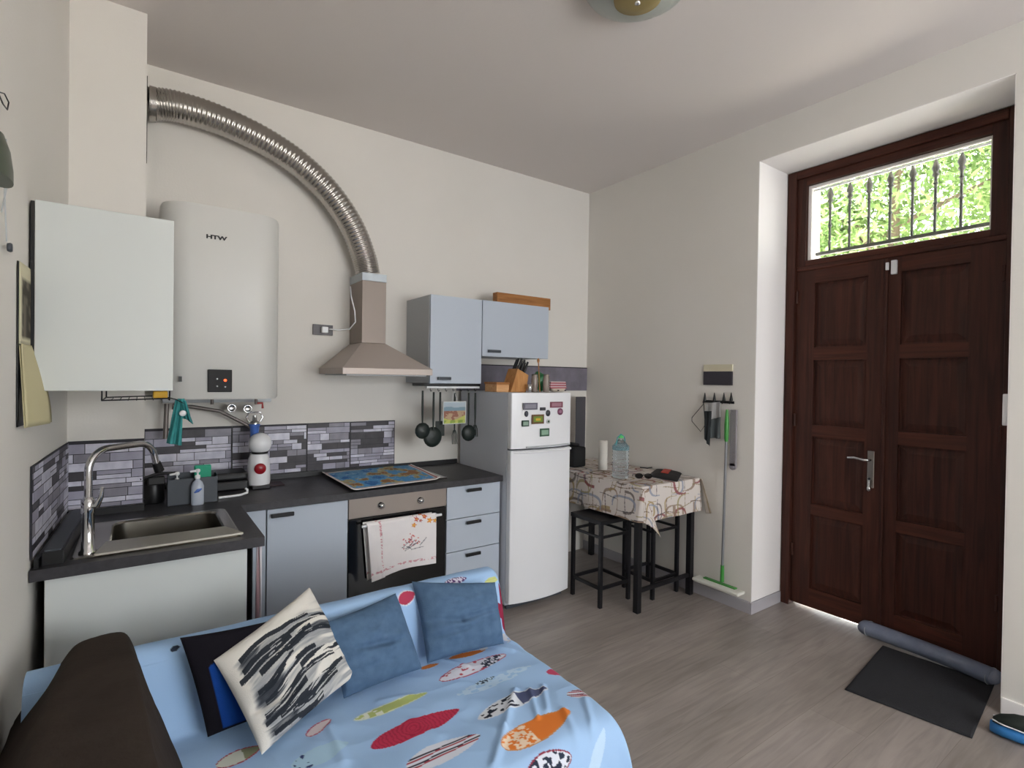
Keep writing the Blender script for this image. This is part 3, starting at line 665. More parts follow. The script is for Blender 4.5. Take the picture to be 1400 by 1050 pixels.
def text(body, size, loc, rot, m, parent, ext=.001, sx=1):
    cu = bpy.data.curves.new('t', 'FONT'); cu.body = body; cu.size = size; cu.extrude = ext; cu.align_x = 'CENTER'; cu.align_y = 'CENTER'; cu.offset = size*.045
    to = bpy.data.objects.new('t', cu); COL.objects.link(to)
    dg = bpy.context.evaluated_depsgraph_get(); me = bpy.data.meshes.new_from_object(to.evaluated_get(dg)); bpy.data.objects.remove(to)
    Mx = Matrix.Translation(loc) @ rot.to_4x4() @ Matrix.Diagonal((sx, 1, 1, 1)); me.transform(Mx)
    org = ORG.get(parent.name, np.array(parent.location)); me.transform(Matrix.Translation(-Vector(org))); me.materials.clear(); me.materials.append(m)
    o = bpy.data.objects.new('lettering', me); COL.objects.link(o); o.parent = parent; return o
c = at(296, 325, 'Y', 3.088)
text('HTW', .027, (c.x, 3.0885, c.z), Matrix.Rotation(PI/2, 3, 'X'), M_BLACK, wh, sx=1.45)

# pipes and valves under the heater
t = thing('heater_pipework', 'grey pipes, hose and valves under the water heater', 'pipes', (.4, 3.45, 1.3))
bx(.10, .66, 3.505, 3.53, 1.385, 1.412).build('bracket', M_GREYC, t, bevel=.003)
M_PIPE = mat('grey_pipe', '77706c', .45, metal=.5)
MB().tube([at(235, 555, 'Y', 3.44), at(262, 556, 'Y', 3.44), at(300, 562, 'Y', 3.44), at(330, 577, 'Y', 3.44), at(345, 585, 'Y', 3.44)], .010, 10).build('hose', M_PIPE, t)
for q in ((317, 558), (339, 559)):
    c = at(*q, 'Y', 3.40); mm = MB().lathe((c.x, 3.40, c.z), [(.0, .004), (.018, .004), (.022, 0), (.024, .01), (.02, .09)], 20, axis='Y')
    mm.build('valve', M_CHROME, t)
c = at(357, 554, 'Y', 3.40)
MB().tube([(c.x-.03, 3.42, c.z+.01), (c.x+.01, 3.42, c.z+.012), (c.x+.012, 3.42, c.z-.02)], .007, 8).build('red_lever', mat('red_handle', 'a8322c', .4), t)
for q in ((228, 552, 600), (240, 552, 560)):
    c = at(q[0], q[1], 'Y', 3.44); c1 = at(q[0]-2, q[2], 'Y', 3.44)
    MB().tube([c, c1], .012, 10).build('pipe', M_PIPE, t)
for px in (290, 350):
    c = at(px, 548, 'Y', 3.42); MB().tube([(c.x, 3.42, c.z+.035), (c.x, 3.42, c.z-.02)], .009, 10).build('pipe', M_PIPE, t)

# teal cloth on a hook at the end of the wire rack
hk = tag(MB().tube([(.09, 2.60, 1.452), (.125, 2.63, 1.44), (.155, 2.66, 1.42), (.152, 2.66, 1.405)], .0022, 6).build('wire_hook', M_BLKM), 'thin wire hook at the right end of the rack under the white cabinet', 'hook')
U, V = np.meshgrid(np.linspace(0, 1, 26), np.linspace(0, 1, 50), indexing='ij')
def clothstrip(tl, tr, bl, br, Y, amp, seed):
    tl, tr, bl, br = [np.array(at(*q, 'Y', Y)) for q in (tl, tr, bl, br)]
    G = (1-U)[..., None]*(1-V)[..., None]*tl+U[..., None]*(1-V)[..., None]*tr+U[..., None]*V[..., None]*br+(1-U)[..., None]*V[..., None]*bl
    G[..., 1] += amp*np.sin(U*11+seed+V*2)*(.3+V); return G
m = MB().grid(clothstrip((240, 546), (250, 546), (228, 606), (248, 609), 2.66, .008, 0)).grid(clothstrip((246, 546), (254, 548), (254, 572), (264, 580), 2.655, .006, 2)).grid(clothstrip((243, 545), (252, 545), (246, 571), (258, 574), 2.668, .006, 4))
tc_ = m.build('teal_dishcloth', M_TEAL, solid=.003)
tag(tc_, 'teal cloth hanging from the wire hook under the water heater', 'cloth')
c = at(250, 565, 'Y', 2.64); MB().sphere(c, .014, 10, sc=(1, .3, .9)).build('care_label', M_WHITE, tc_)

# wall socket and plug
t = thing('wall_socket', 'dark rectangular wall socket with a white plug and cable left of the hood chimney', 'socket', (.975, B, 1.85))
p0 = at(428, 443, 'Y', B-.012); p1 = at(455, 459, 'Y', B-.012)
bx(p0.x, p1.x, B-.014, B-.001, p1.z, p0.z).build('plate', mat('anthracite_plate', '4a4548', .4), t, bevel=.002)
c = at(444, 451, 'Y', B-.03); bx(c.x-.02, c.x+.02, B-.045, B-.015, c.z-.02, c.z+.02).build('plug', M_WHITE, t, bevel=.005)
cab = [at(*q, 'Y', Y) for *q, Y in ((450, 450, 3.51), (462, 451, 3.49), (478, 450, 3.42), (486, 440, 3.36), (485, 425, 3.33), (480, 405, 3.36), (479, 392, 3.45))]
MB().tube(cab, .004, 8).build('cable', M_WHITE, t)

# ------------------------------------------------------------------ hood and duct
hd_ = thing('range_hood', 'brushed steel pyramid range hood with a square chimney above the oven', 'range hood', (1.24, 3.3, 1.56))
x0, x1, y0, y1 = .955, 1.53, 3.05, 3.543; cx0, cx1, cy0 = 1.152, 1.312, 3.30
bx(x0, x1, y0, y1, 1.562, 1.60).build('canopy_rim', M_STEELB, hd_, bevel=.002)
V = [(x0, y0, 1.6), (x1, y0, 1.6), (x1, y1, 1.6), (x0, y1, 1.6), (cx0, cy0, 1.765), (cx1, cy0, 1.765), (cx1, y1, 1.765), (cx0, y1, 1.765)]
MB().add(V, [(0, 1, 5, 4), (1, 2, 6, 5), (2, 3, 7, 6), (3, 0, 4, 7), (4, 5, 6, 7), (0, 3, 2, 1)]).build('canopy', M_STEELB, hd_)
bx(cx0, cx1, cy0, y1, 1.766, 2.165).build('chimney', M_CHIM, hd_, bevel=.002)
bx(cx0-.001, cx1+.001, cy0-.001, y1, 2.166, 2.215).build('chimney_collar', mat('silver_tape', 'a9b0b6', .45, metal=.4), hd_)
bx(x0+.03, x1-.03, y0+.03, y1-.03, 1.555, 1.562).build('filter_grille', M_GREYC, hd_)

du = thing('exhaust_duct', 'ribbed aluminium exhaust duct curving from the hood chimney to the chimney breast', 'duct', (1.23, 3.42, 2.2))
ctrl = [at(px, py, 'Y', 3.43) for px, py in ((204, 141), (243, 146), (300, 164), (360, 192), (410, 225), (450, 264), (480, 308), (497, 350), (503, 376))]
ctrl[0].y = 3.43
def catmull(P, n):
    P = [Vector(p) for p in P]; P = [P[0]*2-P[1]]+P+[P[-1]*2-P[-2]]; out = []
    for i in range(1, len(P)-2):
        for k in range(n):
            t_ = k/n; a, b, c, d = P[i-1], P[i], P[i+1], P[i+2]
            out.append(.5*((2*b)+(c-a)*t_+(2*a-5*b+4*c-d)*t_*t_+(3*b-a-3*c+d)*t_**3))
    return out+[P[-2]]
cp = catmull(ctrl, 80)
nR = len(cp)
rr = [.0795 + .0022*math.sin(i*.7) + (.006*math.exp(-((i-14)/5)**2)) for i in range(nR)]
MB().tube(cp, rr, 32).build('duct_tube', M_ALU, du)
MB().tube([cp[0]+Vector((0, 0, 0)), cp[0]+Vector((.03, 0, 0))], [.088, .088], 28).build('clamp', M_ALU, du)
bx(.0165, .021, 3.34, 3.53, 2.70, 3.09).build('dark_opening', mat('dark_opening_tone', '4a4540', .8), du)  # added dark sheet paints the dark opening where the duct enters

# ------------------------------------------------------------------ wall units right
t = thing('tall_wall_cabinet', 'tall pale blue-grey wall cabinet right of the hood', 'cabinet', (1.77, 3.35, 1.51))
bx(1.565, 1.967, 3.182, B-.001, 1.512, 2.10).build('carcass', M_GREYC, t, bevel=.001)
d = bx(1.567, 1.966, 3.162, 3.18, 1.51, 2.101).build('door', M_BLUEG, t, bevel=.002)
bar_handle(1.615, 1.715, 3.162, 1.543, d, M_DKGREY)
t = thing('short_wall_cabinet', 'shorter pale blue-grey wall cabinet above the fridge', 'cabinet', (2.27, 3.35, 1.705))
bx(1.970, 2.572, 3.182, B-.001, 1.707, 2.10).build('carcass', M_GREYC, t, bevel=.001)
d = bx(1.972, 2.572, 3.162, 3.18, 1.705, 2.103).build('door', M_BLUEG, t, bevel=.002)
bar_handle(2.012, 2.118, 3.162, 1.742, d, M_DKGREY)
tag(bx(2.17, 2.685, 3.28, 3.34, 2.102, 2.195).build('wooden_board_box', wood('box_wood', '8a5a30', 'b27c4a', .6, (3, 50, 50)), bevel=.002), 'flat brown wooden box lying on top of the short wall cabinet', 'box')

# hanging rail with utensils
rl = thing('utensil_rail', 'white and black utensil rail under the tall wall cabinet', 'rail', (1.75, 3.25, 1.48))
bx(1.57, 1.985, 3.21, 3.235, 1.476, 1.490).build('light_strip', M_WHITE, rl, bevel=.002)
bx(1.55, 1.99, 3.21, 3.40, 1.491, 1.509).build('shelf', M_BLACK, rl, bevel=.002)
for i in range(7): MB().tube([(1.60+.058*i, 3.222, 1.477), (1.60+.058*i, 3.222, 1.462), (1.60+.058*i, 3.208, 1.456), (1.60+.058*i, 3.20, 1.463)], .0022, 6).build('hook', M_BLKM, rl)
M_UT = mat('black_nylon', '1a2320', .45)
def utensil(name, px, py0, py1, kind, label, Y=3.20, m=None):
    a = at(px, py0, 'Y', Y); b = at(px, py1, 'Y', Y); m = m or M_UT
    t = thing(name, label, 'utensil', (a.x, Y, b.z), 'black utensils hanging on the rail')
    Ln = a.z-b.z
    MB().tube([(a.x, Y, a.z), (a.x, Y, a.z-Ln*.35), (a.x, Y, b.z+Ln*.25)], [.007, .008, .0045], 8).build('handle', m, t)
    h = MB()
    if kind == 'ladle': h.sphere((a.x, Y-.004, b.z+Ln*.17), Ln*.17, 14, sc=(1, .45, 1))
    elif kind == 'turner': h.box(a.x-.034, a.x+.034, Y-.003, Y+.002, b.z, b.z+Ln*.34)
    elif kind == 'skimmer': h.lathe((a.x, Y+.004, b.z+Ln*.18), [(0, -.010), (.04, -.008), (.066, 0), (.069, .004)], 20, axis='Y')
    elif kind == 'fork':
        for dx in (-.018, -.006, .006, .018): h.tube([(a.x+dx*.4, Y, b.z+Ln*.27), (a.x+dx, Y, b.z+Ln*.18), (a.x+dx, Y-.006, b.z)], .003, 6)
    h.build('head', m, t, bevel=.001 if kind == 'turner' else 0)
utensil('ladle', 578, 534, 600, 'ladle', 'black ladle hanging at the far left of the utensil rail')
utensil('skimmer', 593, 536, 611, 'skimmer', 'large round black skimmer, second from the left on the utensil rail', Y=3.19)
utensil('spatula', 602, 536, 596, 'turner', 'black flat spatula hanging behind the left edge of the picture potholder', Y=3.215)
utensil('serving_fork', 622, 537, 607, 'fork', 'black serving fork whose tines show just below the picture potholder', Y=3.215)
utensil('slotted_spoon', 641, 537, 603, 'ladle', 'black spoon hanging just right of the picture potholder')
utensil('pasta_fork', 650, 537, 597, 'fork', 'black pasta fork hanging at the far right of the utensil rail')
p0 = at(606, 549, 'Y', 3.18); p1 = at(637, 579, 'Y', 3.18)
U, V = np.meshgrid(np.linspace(0, 1, 50), np.linspace(0, 1, 50), indexing='ij')
G = np.stack([p0.x+(p1.x-p0.x)*U, 3.183-.004*np.sin(U*5)*V, p0.z+(p1.z-p0.z)*V], -1)
c = np.ones(U.shape+(3,))*hx('a9b6bf'); c = mixc(c, (V > .2+.1*noise(U*4, V*0))*.8, '6f8a98'); c = mixc(c, (V > .42)*1., 'b39a80'); c = mixc(c, (V > .42)*(noise(U*7, V*7) > .5)*.8, '8a5a50')
c = mixc(c, (V > .7+.12*np.sin(U*4))*1., 'b9bd6a'); c = mixc(c, (V > .82)*(noise(U*9, V*5) > .5)*.8, '7f9a4a'); c = mixc(c, (np.minimum(np.minimum(U, 1-U), np.minimum(V, 1-V)) < .035)*1., 'cdd2cf')
ph = tag(MB().grid(G).build('potholder', M_PAINT, colors=c.reshape(-1, 3), solid=.006), 'square potholder printed with a green landscape in the middle of the utensil rail', 'potholder')
MB().tube([((p0.x+p1.x)/2-.02, 3.183, p0.z), ((p0.x+p1.x)/2, 3.195, 1.462), ((p0.x+p1.x)/2+.02, 3.183, p0.z)], .002, 6).build('loop', M_WHITE, ph)

# ------------------------------------------------------------------ fridge
fg = thing('fridge_freezer', 'white two-door fridge freezer with magnets on its upper door', 'fridge', (2.25, 3.15, 0))
FX0, FX1 = 1.995, 2.515
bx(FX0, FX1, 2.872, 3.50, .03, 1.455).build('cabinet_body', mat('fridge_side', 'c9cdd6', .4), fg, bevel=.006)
def fdoor(z0, z1):
    pts = [(FX0, 2.868), (FX0, 2.83)]
    for i in range(17):
        u = i/16; pts.append((FX0+(FX1-FX0)*(.01+.98*u), 2.825-.035*math.sin(PI*u)**.8))
    pts += [(FX1, 2.83), (FX1, 2.868)]
    return MB().prism(pts, z0, z1).build('door', M_WHITE, fg, bevel=.004)
dl = fdoor(.055, 1.072); du_ = fdoor(1.084, 1.455)
bx(FX0+.004, FX1-.004, 2.85, 2.87, 1.071, 1.085).build('door_gap', M_DKGREY, fg)
bx(FX0+.02, FX1-.02, 2.88, 2.90, .0, .055).build('kick_plate', M_DKGREY, fg)
pts = [(FX0+.02, 2.822), (FX0+.06, 2.80)]+[(FX0+.06+(FX1-FX0-.08)*i/10, 2.80-.022*math.sin(PI*(i/10*.8+.2))) for i in range(1, 11)]
MB().tube([(x, y, 1.062) for x, y in pts], .008, 8).build('grip', M_WHITE, dl)
MB().tube([(x, y+.012, 1.093) for x, y in pts[2:]], .006, 8).build('grip', M_GREYC, du_)
def fy(x):
    u = (x-FX0)/(FX1-FX0); return 2.825-.035*math.sin(PI*min(max(u, 0), 1))**.8
def magnet(x0, y0, x1, y1, cols, label, shape='rect', name='fridge_magnet'):
    a = at(x0, y0, 'Y', 2.79); b = at(x1, y1, 'Y', 2.79); y = fy((a.x+b.x)/2)-.002; y2 = y-.006
    m = MB()
    if shape == 'rect':
        m.box(a.x, b.x, y2, y, b.z, a.z, 0); w = b.x-a.x; h = a.z-b.z
        if len(cols) > 1: m.box(a.x+w*.12, b.x-w*.12, y2-.001, y2, b.z+h*.2, a.z-h*.2, 1)
        if len(cols) > 2: m.box(a.x+w*.3, b.x-w*.3, y2-.002, y2-.001, b.z+h*.35, a.z-h*.4, 2)
    else:
        c = (a+b)/2; m.lathe((c.x, y, c.z), [(.0, -.007), (abs(b.x-a.x)/2, -.005), (abs(b.x-a.x)/2, 0)], 18, axis='Y', sx=1, sy=1)
        if shape == 'oval':
            for i, v in enumerate(m.v): m.v[i] = (v[0], v[1], c.z+(v[2]-c.z)*abs(a.z-b.z)/abs(b.x-a.x))
        if len(cols) > 1: m.lathe((c.x, y2-.001, c.z), [(.0, -.002), (abs(b.x-a.x)/4, -.001), (abs(b.x-a.x)/4, 0)], 14, 1, axis='Y')
    mm = [mat('magnet_'+c_, c_, .4) for c_ in cols]
    return tag(m.build(name, mm), label, 'magnet', 'magnets on the fridge door')
magnet(716, 551, 735, 560, ('6a6874', '8d8b96'), 'wide grey plate-shaped magnet at the upper left of the fridge door')
magnet(738, 557, 745, 561, ('3a3a40',), 'small thin dark lettering magnet in the upper middle of the fridge door')
magnet(752, 549.5, 769, 557, ('7b4652', 'a07884'), 'wide dark red plate-shaped magnet at the upper right of the fridge door')
magnet(763, 558.5, 770, 567, ('7a4560', 'b78aa2'), 'round purple flower magnet under the dark red one', 'round')
magnet(718.5, 562, 723, 570, ('4a4c55',), 'small oval dark grey magnet at the left under the wide grey one', 'oval')
magnet(727, 567, 743, 579, ('6a5038', '6f8a3a', 'c9a13c'), 'picture magnet with a green and yellow scene in a brown edge, largest on the fridge')
magnet(746, 560.5, 751.5, 569, ('3c3f44',), 'dark oval magnet just right of the picture magnet', 'oval')
magnet(746.5, 573, 751.5, 579, ('d8d8d6', '46604c'), 'small round pale magnet below the dark oval one', 'round')
magnet(715, 575, 724, 583, ('2d4a40', '8fa898'), 'small dark green house-shaped magnet at the left of the fridge door')
magnet(738, 586, 750, 596, ('41604c', '8fae98'), 'green and pale square magnet lowest on the upper fridge door')

# on top of the fridge
ZF = 1.456
def ontop(name, mb, m, px, label, cat, grp=None, **k): return tag(mb.build(name, m, **k), label, cat, grp)
t = thing('wooden_crate', 'small pale wooden box at the left end of the fridge top', 'box', (2.14, 3.08, ZF))
a = at(679, 530, 'Y', 3.0); b = at(696, 530, 'Y', 3.0)
bx(a.x, b.x, 3.0, 3.15, ZF, ZF+.052).build('box_body', wood('pale_wood', 'c08c5c', 'dcb284', .6, (4, 50, 50)), t, bevel=.002)
bx(a.x-.004, b.x+.003, 2.996, 3.154, ZF+.052, ZF+.068).build('lid', M_TWOOD, t, bevel=.002)
kb = thing('knife_block', 'slanted wooden knife block full of black-handled knives on the fridge', 'knife block', (2.27, 3.07, ZF))
a = at(701, 535, 'Y', 2.98); b = at(716, 535, 'Y', 2.98)
kx0, kx1 = a.x+.005, b.x+.015
V = [(kx0-.05, 3.04, ZF), (kx1, 3.04, ZF), (kx1+.01, 3.04, ZF+.13), (kx0+.0, 3.04, ZF+.165)]
V = [(x, y, z) for y in (2.97, 3.09) for x, _, z in ((kx0-.03, 0, ZF), (kx1, 0, ZF), (kx1+.02, 0, ZF+.12), (kx0+.03, 0, ZF+.165))]
MB().add(V, [(0, 1, 2, 3), (4, 7, 6, 5), (0, 4, 5, 1), (1, 5, 6, 2), (2, 6, 7, 3), (3, 7, 4, 0)]).build('block', wood('block_wood', 'a5703f', 'c8945c', .5, (50, 50, 6)), kb, bevel=.004)
for i, (u, w) in enumerate(((.15, 2.99), (.4, 2.99), (.7, 2.99), (.15, 3.03), (.45, 3.03), (.75, 3.03), (.3, 3.07), (.65, 3.07))):
    s = Vector((kx0+.03+(kx1-kx0-.01)*u, w, ZF+.165-.045*u)); dirn = Vector((.35, -.05, .9)).normalized()
    MB().tube([s-dirn*.01, s+dirn*.03, s+dirn*.085], [.008, .0095, .008], 8).build('knife_handle', M_BLACK, kb)
t = thing('chopping_stick', 'pale wooden stick leaning against the left of the knife block', 'stick', (2.15, 3.1, ZF))
a = at(692, 521, 'Y', 3.1); b = at(713, 496, 'Y', 3.1)
MB().tube([Vector((a.x, 3.1, ZF+.075)), b], .006, 8).build('rod', M_TWOOD, t)
jg = mat('jar_glass', 'b9aaa0', .15, trans=.5); jl = mat('jar_lid', '8f8880', .35, metal=.8)
def jar(px, py0, py1, r, Y, label):
    c = at(px, py0, 'Y', Y); h = c.z-ZF
    t = thing('utensil_jar', label, 'jar', (c.x, Y, ZF))
    MB().lathe((c.x, Y, ZF), [(r*.9, 0), (r, .006), (r, h*.8), (r*.85, h)], 18).build('jar_body', jg, t)
    MB().lathe((c.x, Y, ZF+h), [(r*.9, 0), (r*.9, .012), (0, .014)], 18).build('lid', jl, t)
jar(731, 514, 535, .024, 2.97, 'brownish glass jar right of the knife block on the fridge')
jar(747, 514, 535, .024, 2.97, 'glass jar beside the red and white cloths on the fridge')
t = thing('wooden_spoon', 'tall pale wooden spoon standing between the jars on the fridge', 'spoon', (2.33, 3.0, ZF))
a = at(738, 534, 'Y', 2.985); b = at(736, 493, 'Y', 2.985)
MB().tube([(a.x, 2.985, ZF), (b.x, 2.985, b.z)], .004, 8).sphere((b.x, 2.985, b.z), .012, 10, sc=(1, .4, 1.5)).build('spoon_body', M_TWOOD, t)
c = at(724, 524, 'Y', 2.93)
t = thing('measuring_cup', 'small shiny metal cup in front of the knife block on the fridge', 'cup', (c.x, 2.93, ZF))
MB().lathe((c.x, 2.93, ZF), [(.014, 0), (.018, .03), (.02, .055), (.018, .055), (.014, .01), (0, .008)], 18).build('cup_body', M_CHROME, t)
M_RW = [mat('red_stripe_cloth', 'b0606a', .9), mat('white_stripe_cloth', 'd9c9cb', .9)]
for i in range(3):
    a = at(752.5, 530, 'Y', 2.98); b = at(775, 530, 'Y', 2.98); z = ZF+.026+.017*i
    m = MB().box(a.x+.002*i, b.x-.003*i, 2.98, 3.07, z, z+.009, 0).box(a.x+.002*i+.002, b.x-.003*i-.002, 2.983, 3.067, z+.009, z+.0165, 1)
    tag(m.build('folded_cloth', M_RW, bevel=.003), ('bottom', 'middle', 'top')[i]+' red and white folded cloth of the stack on the fridge', 'cloth', 'folded cloths on the fridge')
t = thing('serving_dish', 'low cream dish with dark handles under the folded cloths on the fridge', 'dish', (2.49, 3.02, ZF))
c = at(764, 534, 'Y', 3.0)
MB().lathe((c.x, 3.02, ZF), [(.04, 0), (.06, .008), (.066, .025), (.0, .025)], 24, sy=.9).build('dish_body', mat('cream_ceramic', 'd6cbbb', .3), t)
for s in (-1, 1): MB().sphere((c.x+s*.034, 2.965, ZF+.012), .008, 8, sc=(1.4, .6, .6)).build('handle', M_BLACK, t)
M_GB = mat('green_bag', '2e7a4a', .35, trans=.25)
c = at(788, 520, 'Y', 3.1)
t = thing('green_plastic_bag', 'crumpled green plastic bag at the right end of the fridge top', 'bag', (c.x, 3.1, ZF))
rg_ = np.random.RandomState(2)
V, N_ = [], 16
m = MB().sphere((2.487, 3.16, ZF+.075), .075, 22, sc=(.75, .8, 1))
m.v = [(x+.012*(noise(x*40, z*40, 2)-.5)*2, y+.012*(noise(y*40, z*40, 2)-.5)*2, max(z+.02*(noise(x*30+5, y*30, 2)-.5), ZF)) for x, y, z in m.v]
m.build('bag_body', M_GB, t)

# ------------------------------------------------------------------ dining table, cloth, stools
tb = thing('bar_table', 'black wooden high table standing against the right wall', 'table', (2.99, 2.86, 0))
TX0, TX1, TY0, TY1, TZ = 2.69, 3.30, 2.32, 3.42, .845
bx(TX0, TX1, TY0, TY1, TZ-.022, TZ).build('tabletop', M_BLKM, tb, bevel=.003)
for x in (TX0+.005, TX1-.045):
    for y in (TY0+.02, TY1-.06): bx(x, x+.04, y, y+.04, 0, TZ-.023).build('leg', M_BLKM, tb, bevel=.002)
bx(TX0+.046, TX1-.046, TY0+.025, TY0+.04, TZ-.09, TZ-.023).box(TX0+.05, TX1-.052, TY1-.05, TY1-.03, TZ-.09, TZ-.023).box(TX0+.01, TX0+.03, TY0+.07, TY1-.062, TZ-.09, TZ-.023).build('apron', M_BLKM, tb)
bx(TX0+.046, TX1-.046, TY0+.03, TY0+.05, .13, .155).build('stretcher', M_BLKM, tb)
def stool(x, y, w, label):
    t = thing('bar_stool', label, 'stool', (x+w/2, y+w/2, 0), 'black stools under the table')
    bx(x-.005, x+w+.005, y-.005, y+w+.005, .565, .595).build('seat', M_BLKM, t, bevel=.004)
    for dx in (0, w-.024):
        for dy in (0, w-.024): bx(x+dx, x+dx+.024, y+dy, y+dy+.024, 0, .564).build('leg', M_BLKM, t, bevel=.001)
    for z in (.12, .47):
        h = .016 if z > .2 else .022
        m = bx(x+.024, x+w-.024, y+.004, y+.018, z, z+h).box(x+.024, x+w-.024, y+w-.018, y+w-.004, z, z+h).box(x+.004, x+.018, y+.024, y+w-.024, z, z+h).box(x+w-.018, x+w-.004, y+.024, y+w-.024, z, z+h)
        m.build('foot_rail' if z < .2 else 'upper_rail', M_BLKM, t)
stool(2.545, 2.535, .30, 'black wooden stool half under the table on the fridge side')
stool(2.955, 2.43, .29, 'black wooden stool tucked under the table on the wall side')

# tablecloth
nx, ny = 240, 330
OV = .235
X0c, X1c = TX0-OV, TX1+.012; Y0c, Y1c = TY0-OV, TY1
A, Bc = np.meshgrid(np.linspace(X0c, X1c, nx), np.linspace(Y0c, Y1c, ny), indexing='ij')
da = np.maximum(TX0-A, 0); db = np.maximum(TY0-Bc, 0)
dd = np.hypot(da, db); mn = np.minimum(da, db)
Xc = np.maximum(A, TX0); Yc = np.maximum(Bc, TY0)
fold = .007*np.sin(Bc*19)*(da > 0)*da/OV+.007*np.sin(A*21)*(db > 0)*db/OV
ang = np.arctan2(db, da+1e-6)
Xc = Xc - np.where(dd > 0, .006+.02*(dd/OV)*np.cos(ang)*(da > 0)+.35*mn*np.cos(ang*1.0), 0)*(da > 0) - fold*(da > 0)*.6
Yc = Yc - np.where(dd > 0, .006+.02*(dd/OV)*np.sin(ang)*(db > 0)+.35*mn*np.sin(ang), 0)*(db > 0) - fold*(db > 0)*.6
Zc = TZ+.004 - np.where(dd > .01, dd-.004, dd*.6)
Zc = Zc + .0025*(noise(A*14, Bc*14)-.5)*(dd == 0) 
cr = (da > 0) & (db > 0)
Xc = np.where(cr, TX0-.012*np.cos(ang)+.11*(mn/OV), Xc); Yc = np.where(cr, TY0-.012*np.sin(ang)-.045*np.sin(2*ang)*dd/OV-.012, Yc)
Xc = np.minimum(Xc, 3.326)
# cloth print
c = np.ones(A.shape+(3,))*hx('d4ccc6'); c = mixc(c, noise(A*5, Bc*5)*.3, 'c4bbb6')
rnd = random.Random(11)
def seg(u, v, a0, b0, a1, b1):
    tt = np.clip(((u-a0)*(a1-a0)+(v-b0)*(b1-b0))/((a1-a0)**2+(b1-b0)**2), 0, 1); return np.hypot(u-a0-tt*(a1-a0), v-b0-tt*(b1-b0))
cell = .15
for i in range(-1, 7):
    for j in range(-1, 10):
        cu, cv = X0c+cell*(i+.5)+rnd.uniform(-.03, .03), Y0c+cell*(j+.5)+rnd.uniform(-.03, .03)
        for q in range(2):
            col = rnd.choice(('8a6f5a', 'a08a62', '84474a', '8a90a2', '8d7868', '6a605c', '9a8f6a')); rx, ry = rnd.uniform(.05, .12), rnd.uniform(.05, .12)
            du1, dv1 = (A-cu-rnd.uniform(-.04, .04))/rx, (Bc-cv-rnd.uniform(-.04, .04))/ry
            sd1 = (np.abs(du1)**3+np.abs(dv1)**3)**(1/3); w = rnd.uniform(.05, .11)*(0.45+.75*np.abs(du1))
            side = rnd.choice((du1 > -.2, dv1 > -.2, du1 < .2, dv1 < .2))
            c = mixc(c, ((np.abs(sd1-1) < w) & side)*.8, col)
        col = rnd.choice(('6e5a4a', '4a4448', '8a7a5c')); a0 = cu+rnd.uniform(-.06, .06)
        c = mixc(c, (np.abs(Bc-(cv+rnd.uniform(-.05, .05)+.01*np.sin(A*20))) < .0028)*((A-cu) < .07)*((A-cu) > -.09)*.85, col)
        c = mixc(c, (np.abs(A-(a0+.008*np.sin(Bc*17))) < .0026)*((Bc-cv) < .08)*((Bc-cv) > -.08)*.85, col)
tcl = MB().grid(np.stack([Xc, Yc, Zc], -1)).build('tablecloth', M_PAINT, colors=c.reshape(-1, 3), solid=.0015)
q4 = [np.array(at(*q_, 'X', 3.322)) for q_ in ((952, 652), (962, 654), (964, 704), (958, 700))]
U, V = np.meshgrid(np.linspace(0, 1, 12), np.linspace(0, 1, 20), indexing='ij')
Gc = (1-U)[..., None]*(1-V)[..., None]*np.array([3.306, 2.29, .848])+U[..., None]*(1-V)[..., None]*np.array([3.328, 2.33, .846])+U[..., None]*V[..., None]*np.array([3.328, 2.27, .60])+(1-U)[..., None]*V[..., None]*np.array([3.314, 2.215, .625])
Gc[..., 1] -= .02*np.sin(U*PI)*V
cc_ = np.ones(U.shape+(3,))*hx('d0c8be'); cc_ = mixc(cc_, (np.abs(U-.4-.2*V) < .1)*.6, '9a8a62')
MB().grid(Gc).build('hanging_fold', M_PAINT, tcl, colors=cc_.reshape(-1, 3), solid=.002)
tag(tcl, 'cream tablecloth printed with brown, red and grey loops draped over the high table', 'tablecloth')
ZT = TZ+.0065
c = at(824, 642, 'Z', ZT)
pr = thing('paper_towel_roll', 'white paper towel roll standing on the table beside the fridge', 'paper roll', (c.x, c.y, ZT))
MB().lathe((c.x, c.y, ZT), [(.034, 0), (.035, .002), (.035, .225), (.012, .226), (.012, .15)], 24).build('roll', mat('paper_white', 'd8d4cd', .95, bump=.2, bscale=90), pr)
c = at(848, 653, 'Z', ZT)
wb = thing('water_bottle', 'large ribbed clear water bottle with a green cap on the table', 'bottle', (c.x, c.y, ZT))
prof = [(.05, 0), (.058, .006)]
for i in range(7):
    z = .02+.027*i; prof += [(.058, z), (.060, z+.008), (.054, z+.014), (.054, z+.018)]
prof += [(.058, .215), (.052, .235), (.03, .262), (.016, .275), (.016, .285)]
MB().lathe((c.x, c.y, ZT), prof, 28).build('bottle_body', M_CLEARP, wb)
MB().lathe((c.x, c.y, ZT+.20), [(.0595, 0), (.0605, .004), (.0595, .03)], 28).build('label', mat('blue_film', 'a9cfd8', .2, trans=.75), wb)
MB().lathe((c.x, c.y, ZT+.285), [(.018, 0), (.018, .014), (.006, .016), (.004, .022)], 16).build('cap', mat('bright_green_cap', '58c46a', .35), wb)
MB().tube([(c.x-.05, c.y, ZT+.235), (c.x-.035, c.y, ZT+.29), (c.x, c.y, ZT+.312), (c.x+.035, c.y, ZT+.29), (c.x+.05, c.y, ZT+.235)], .004, 8).build('carry_handle', mat('teal_plastic', '4a9aa0', .4), wb)
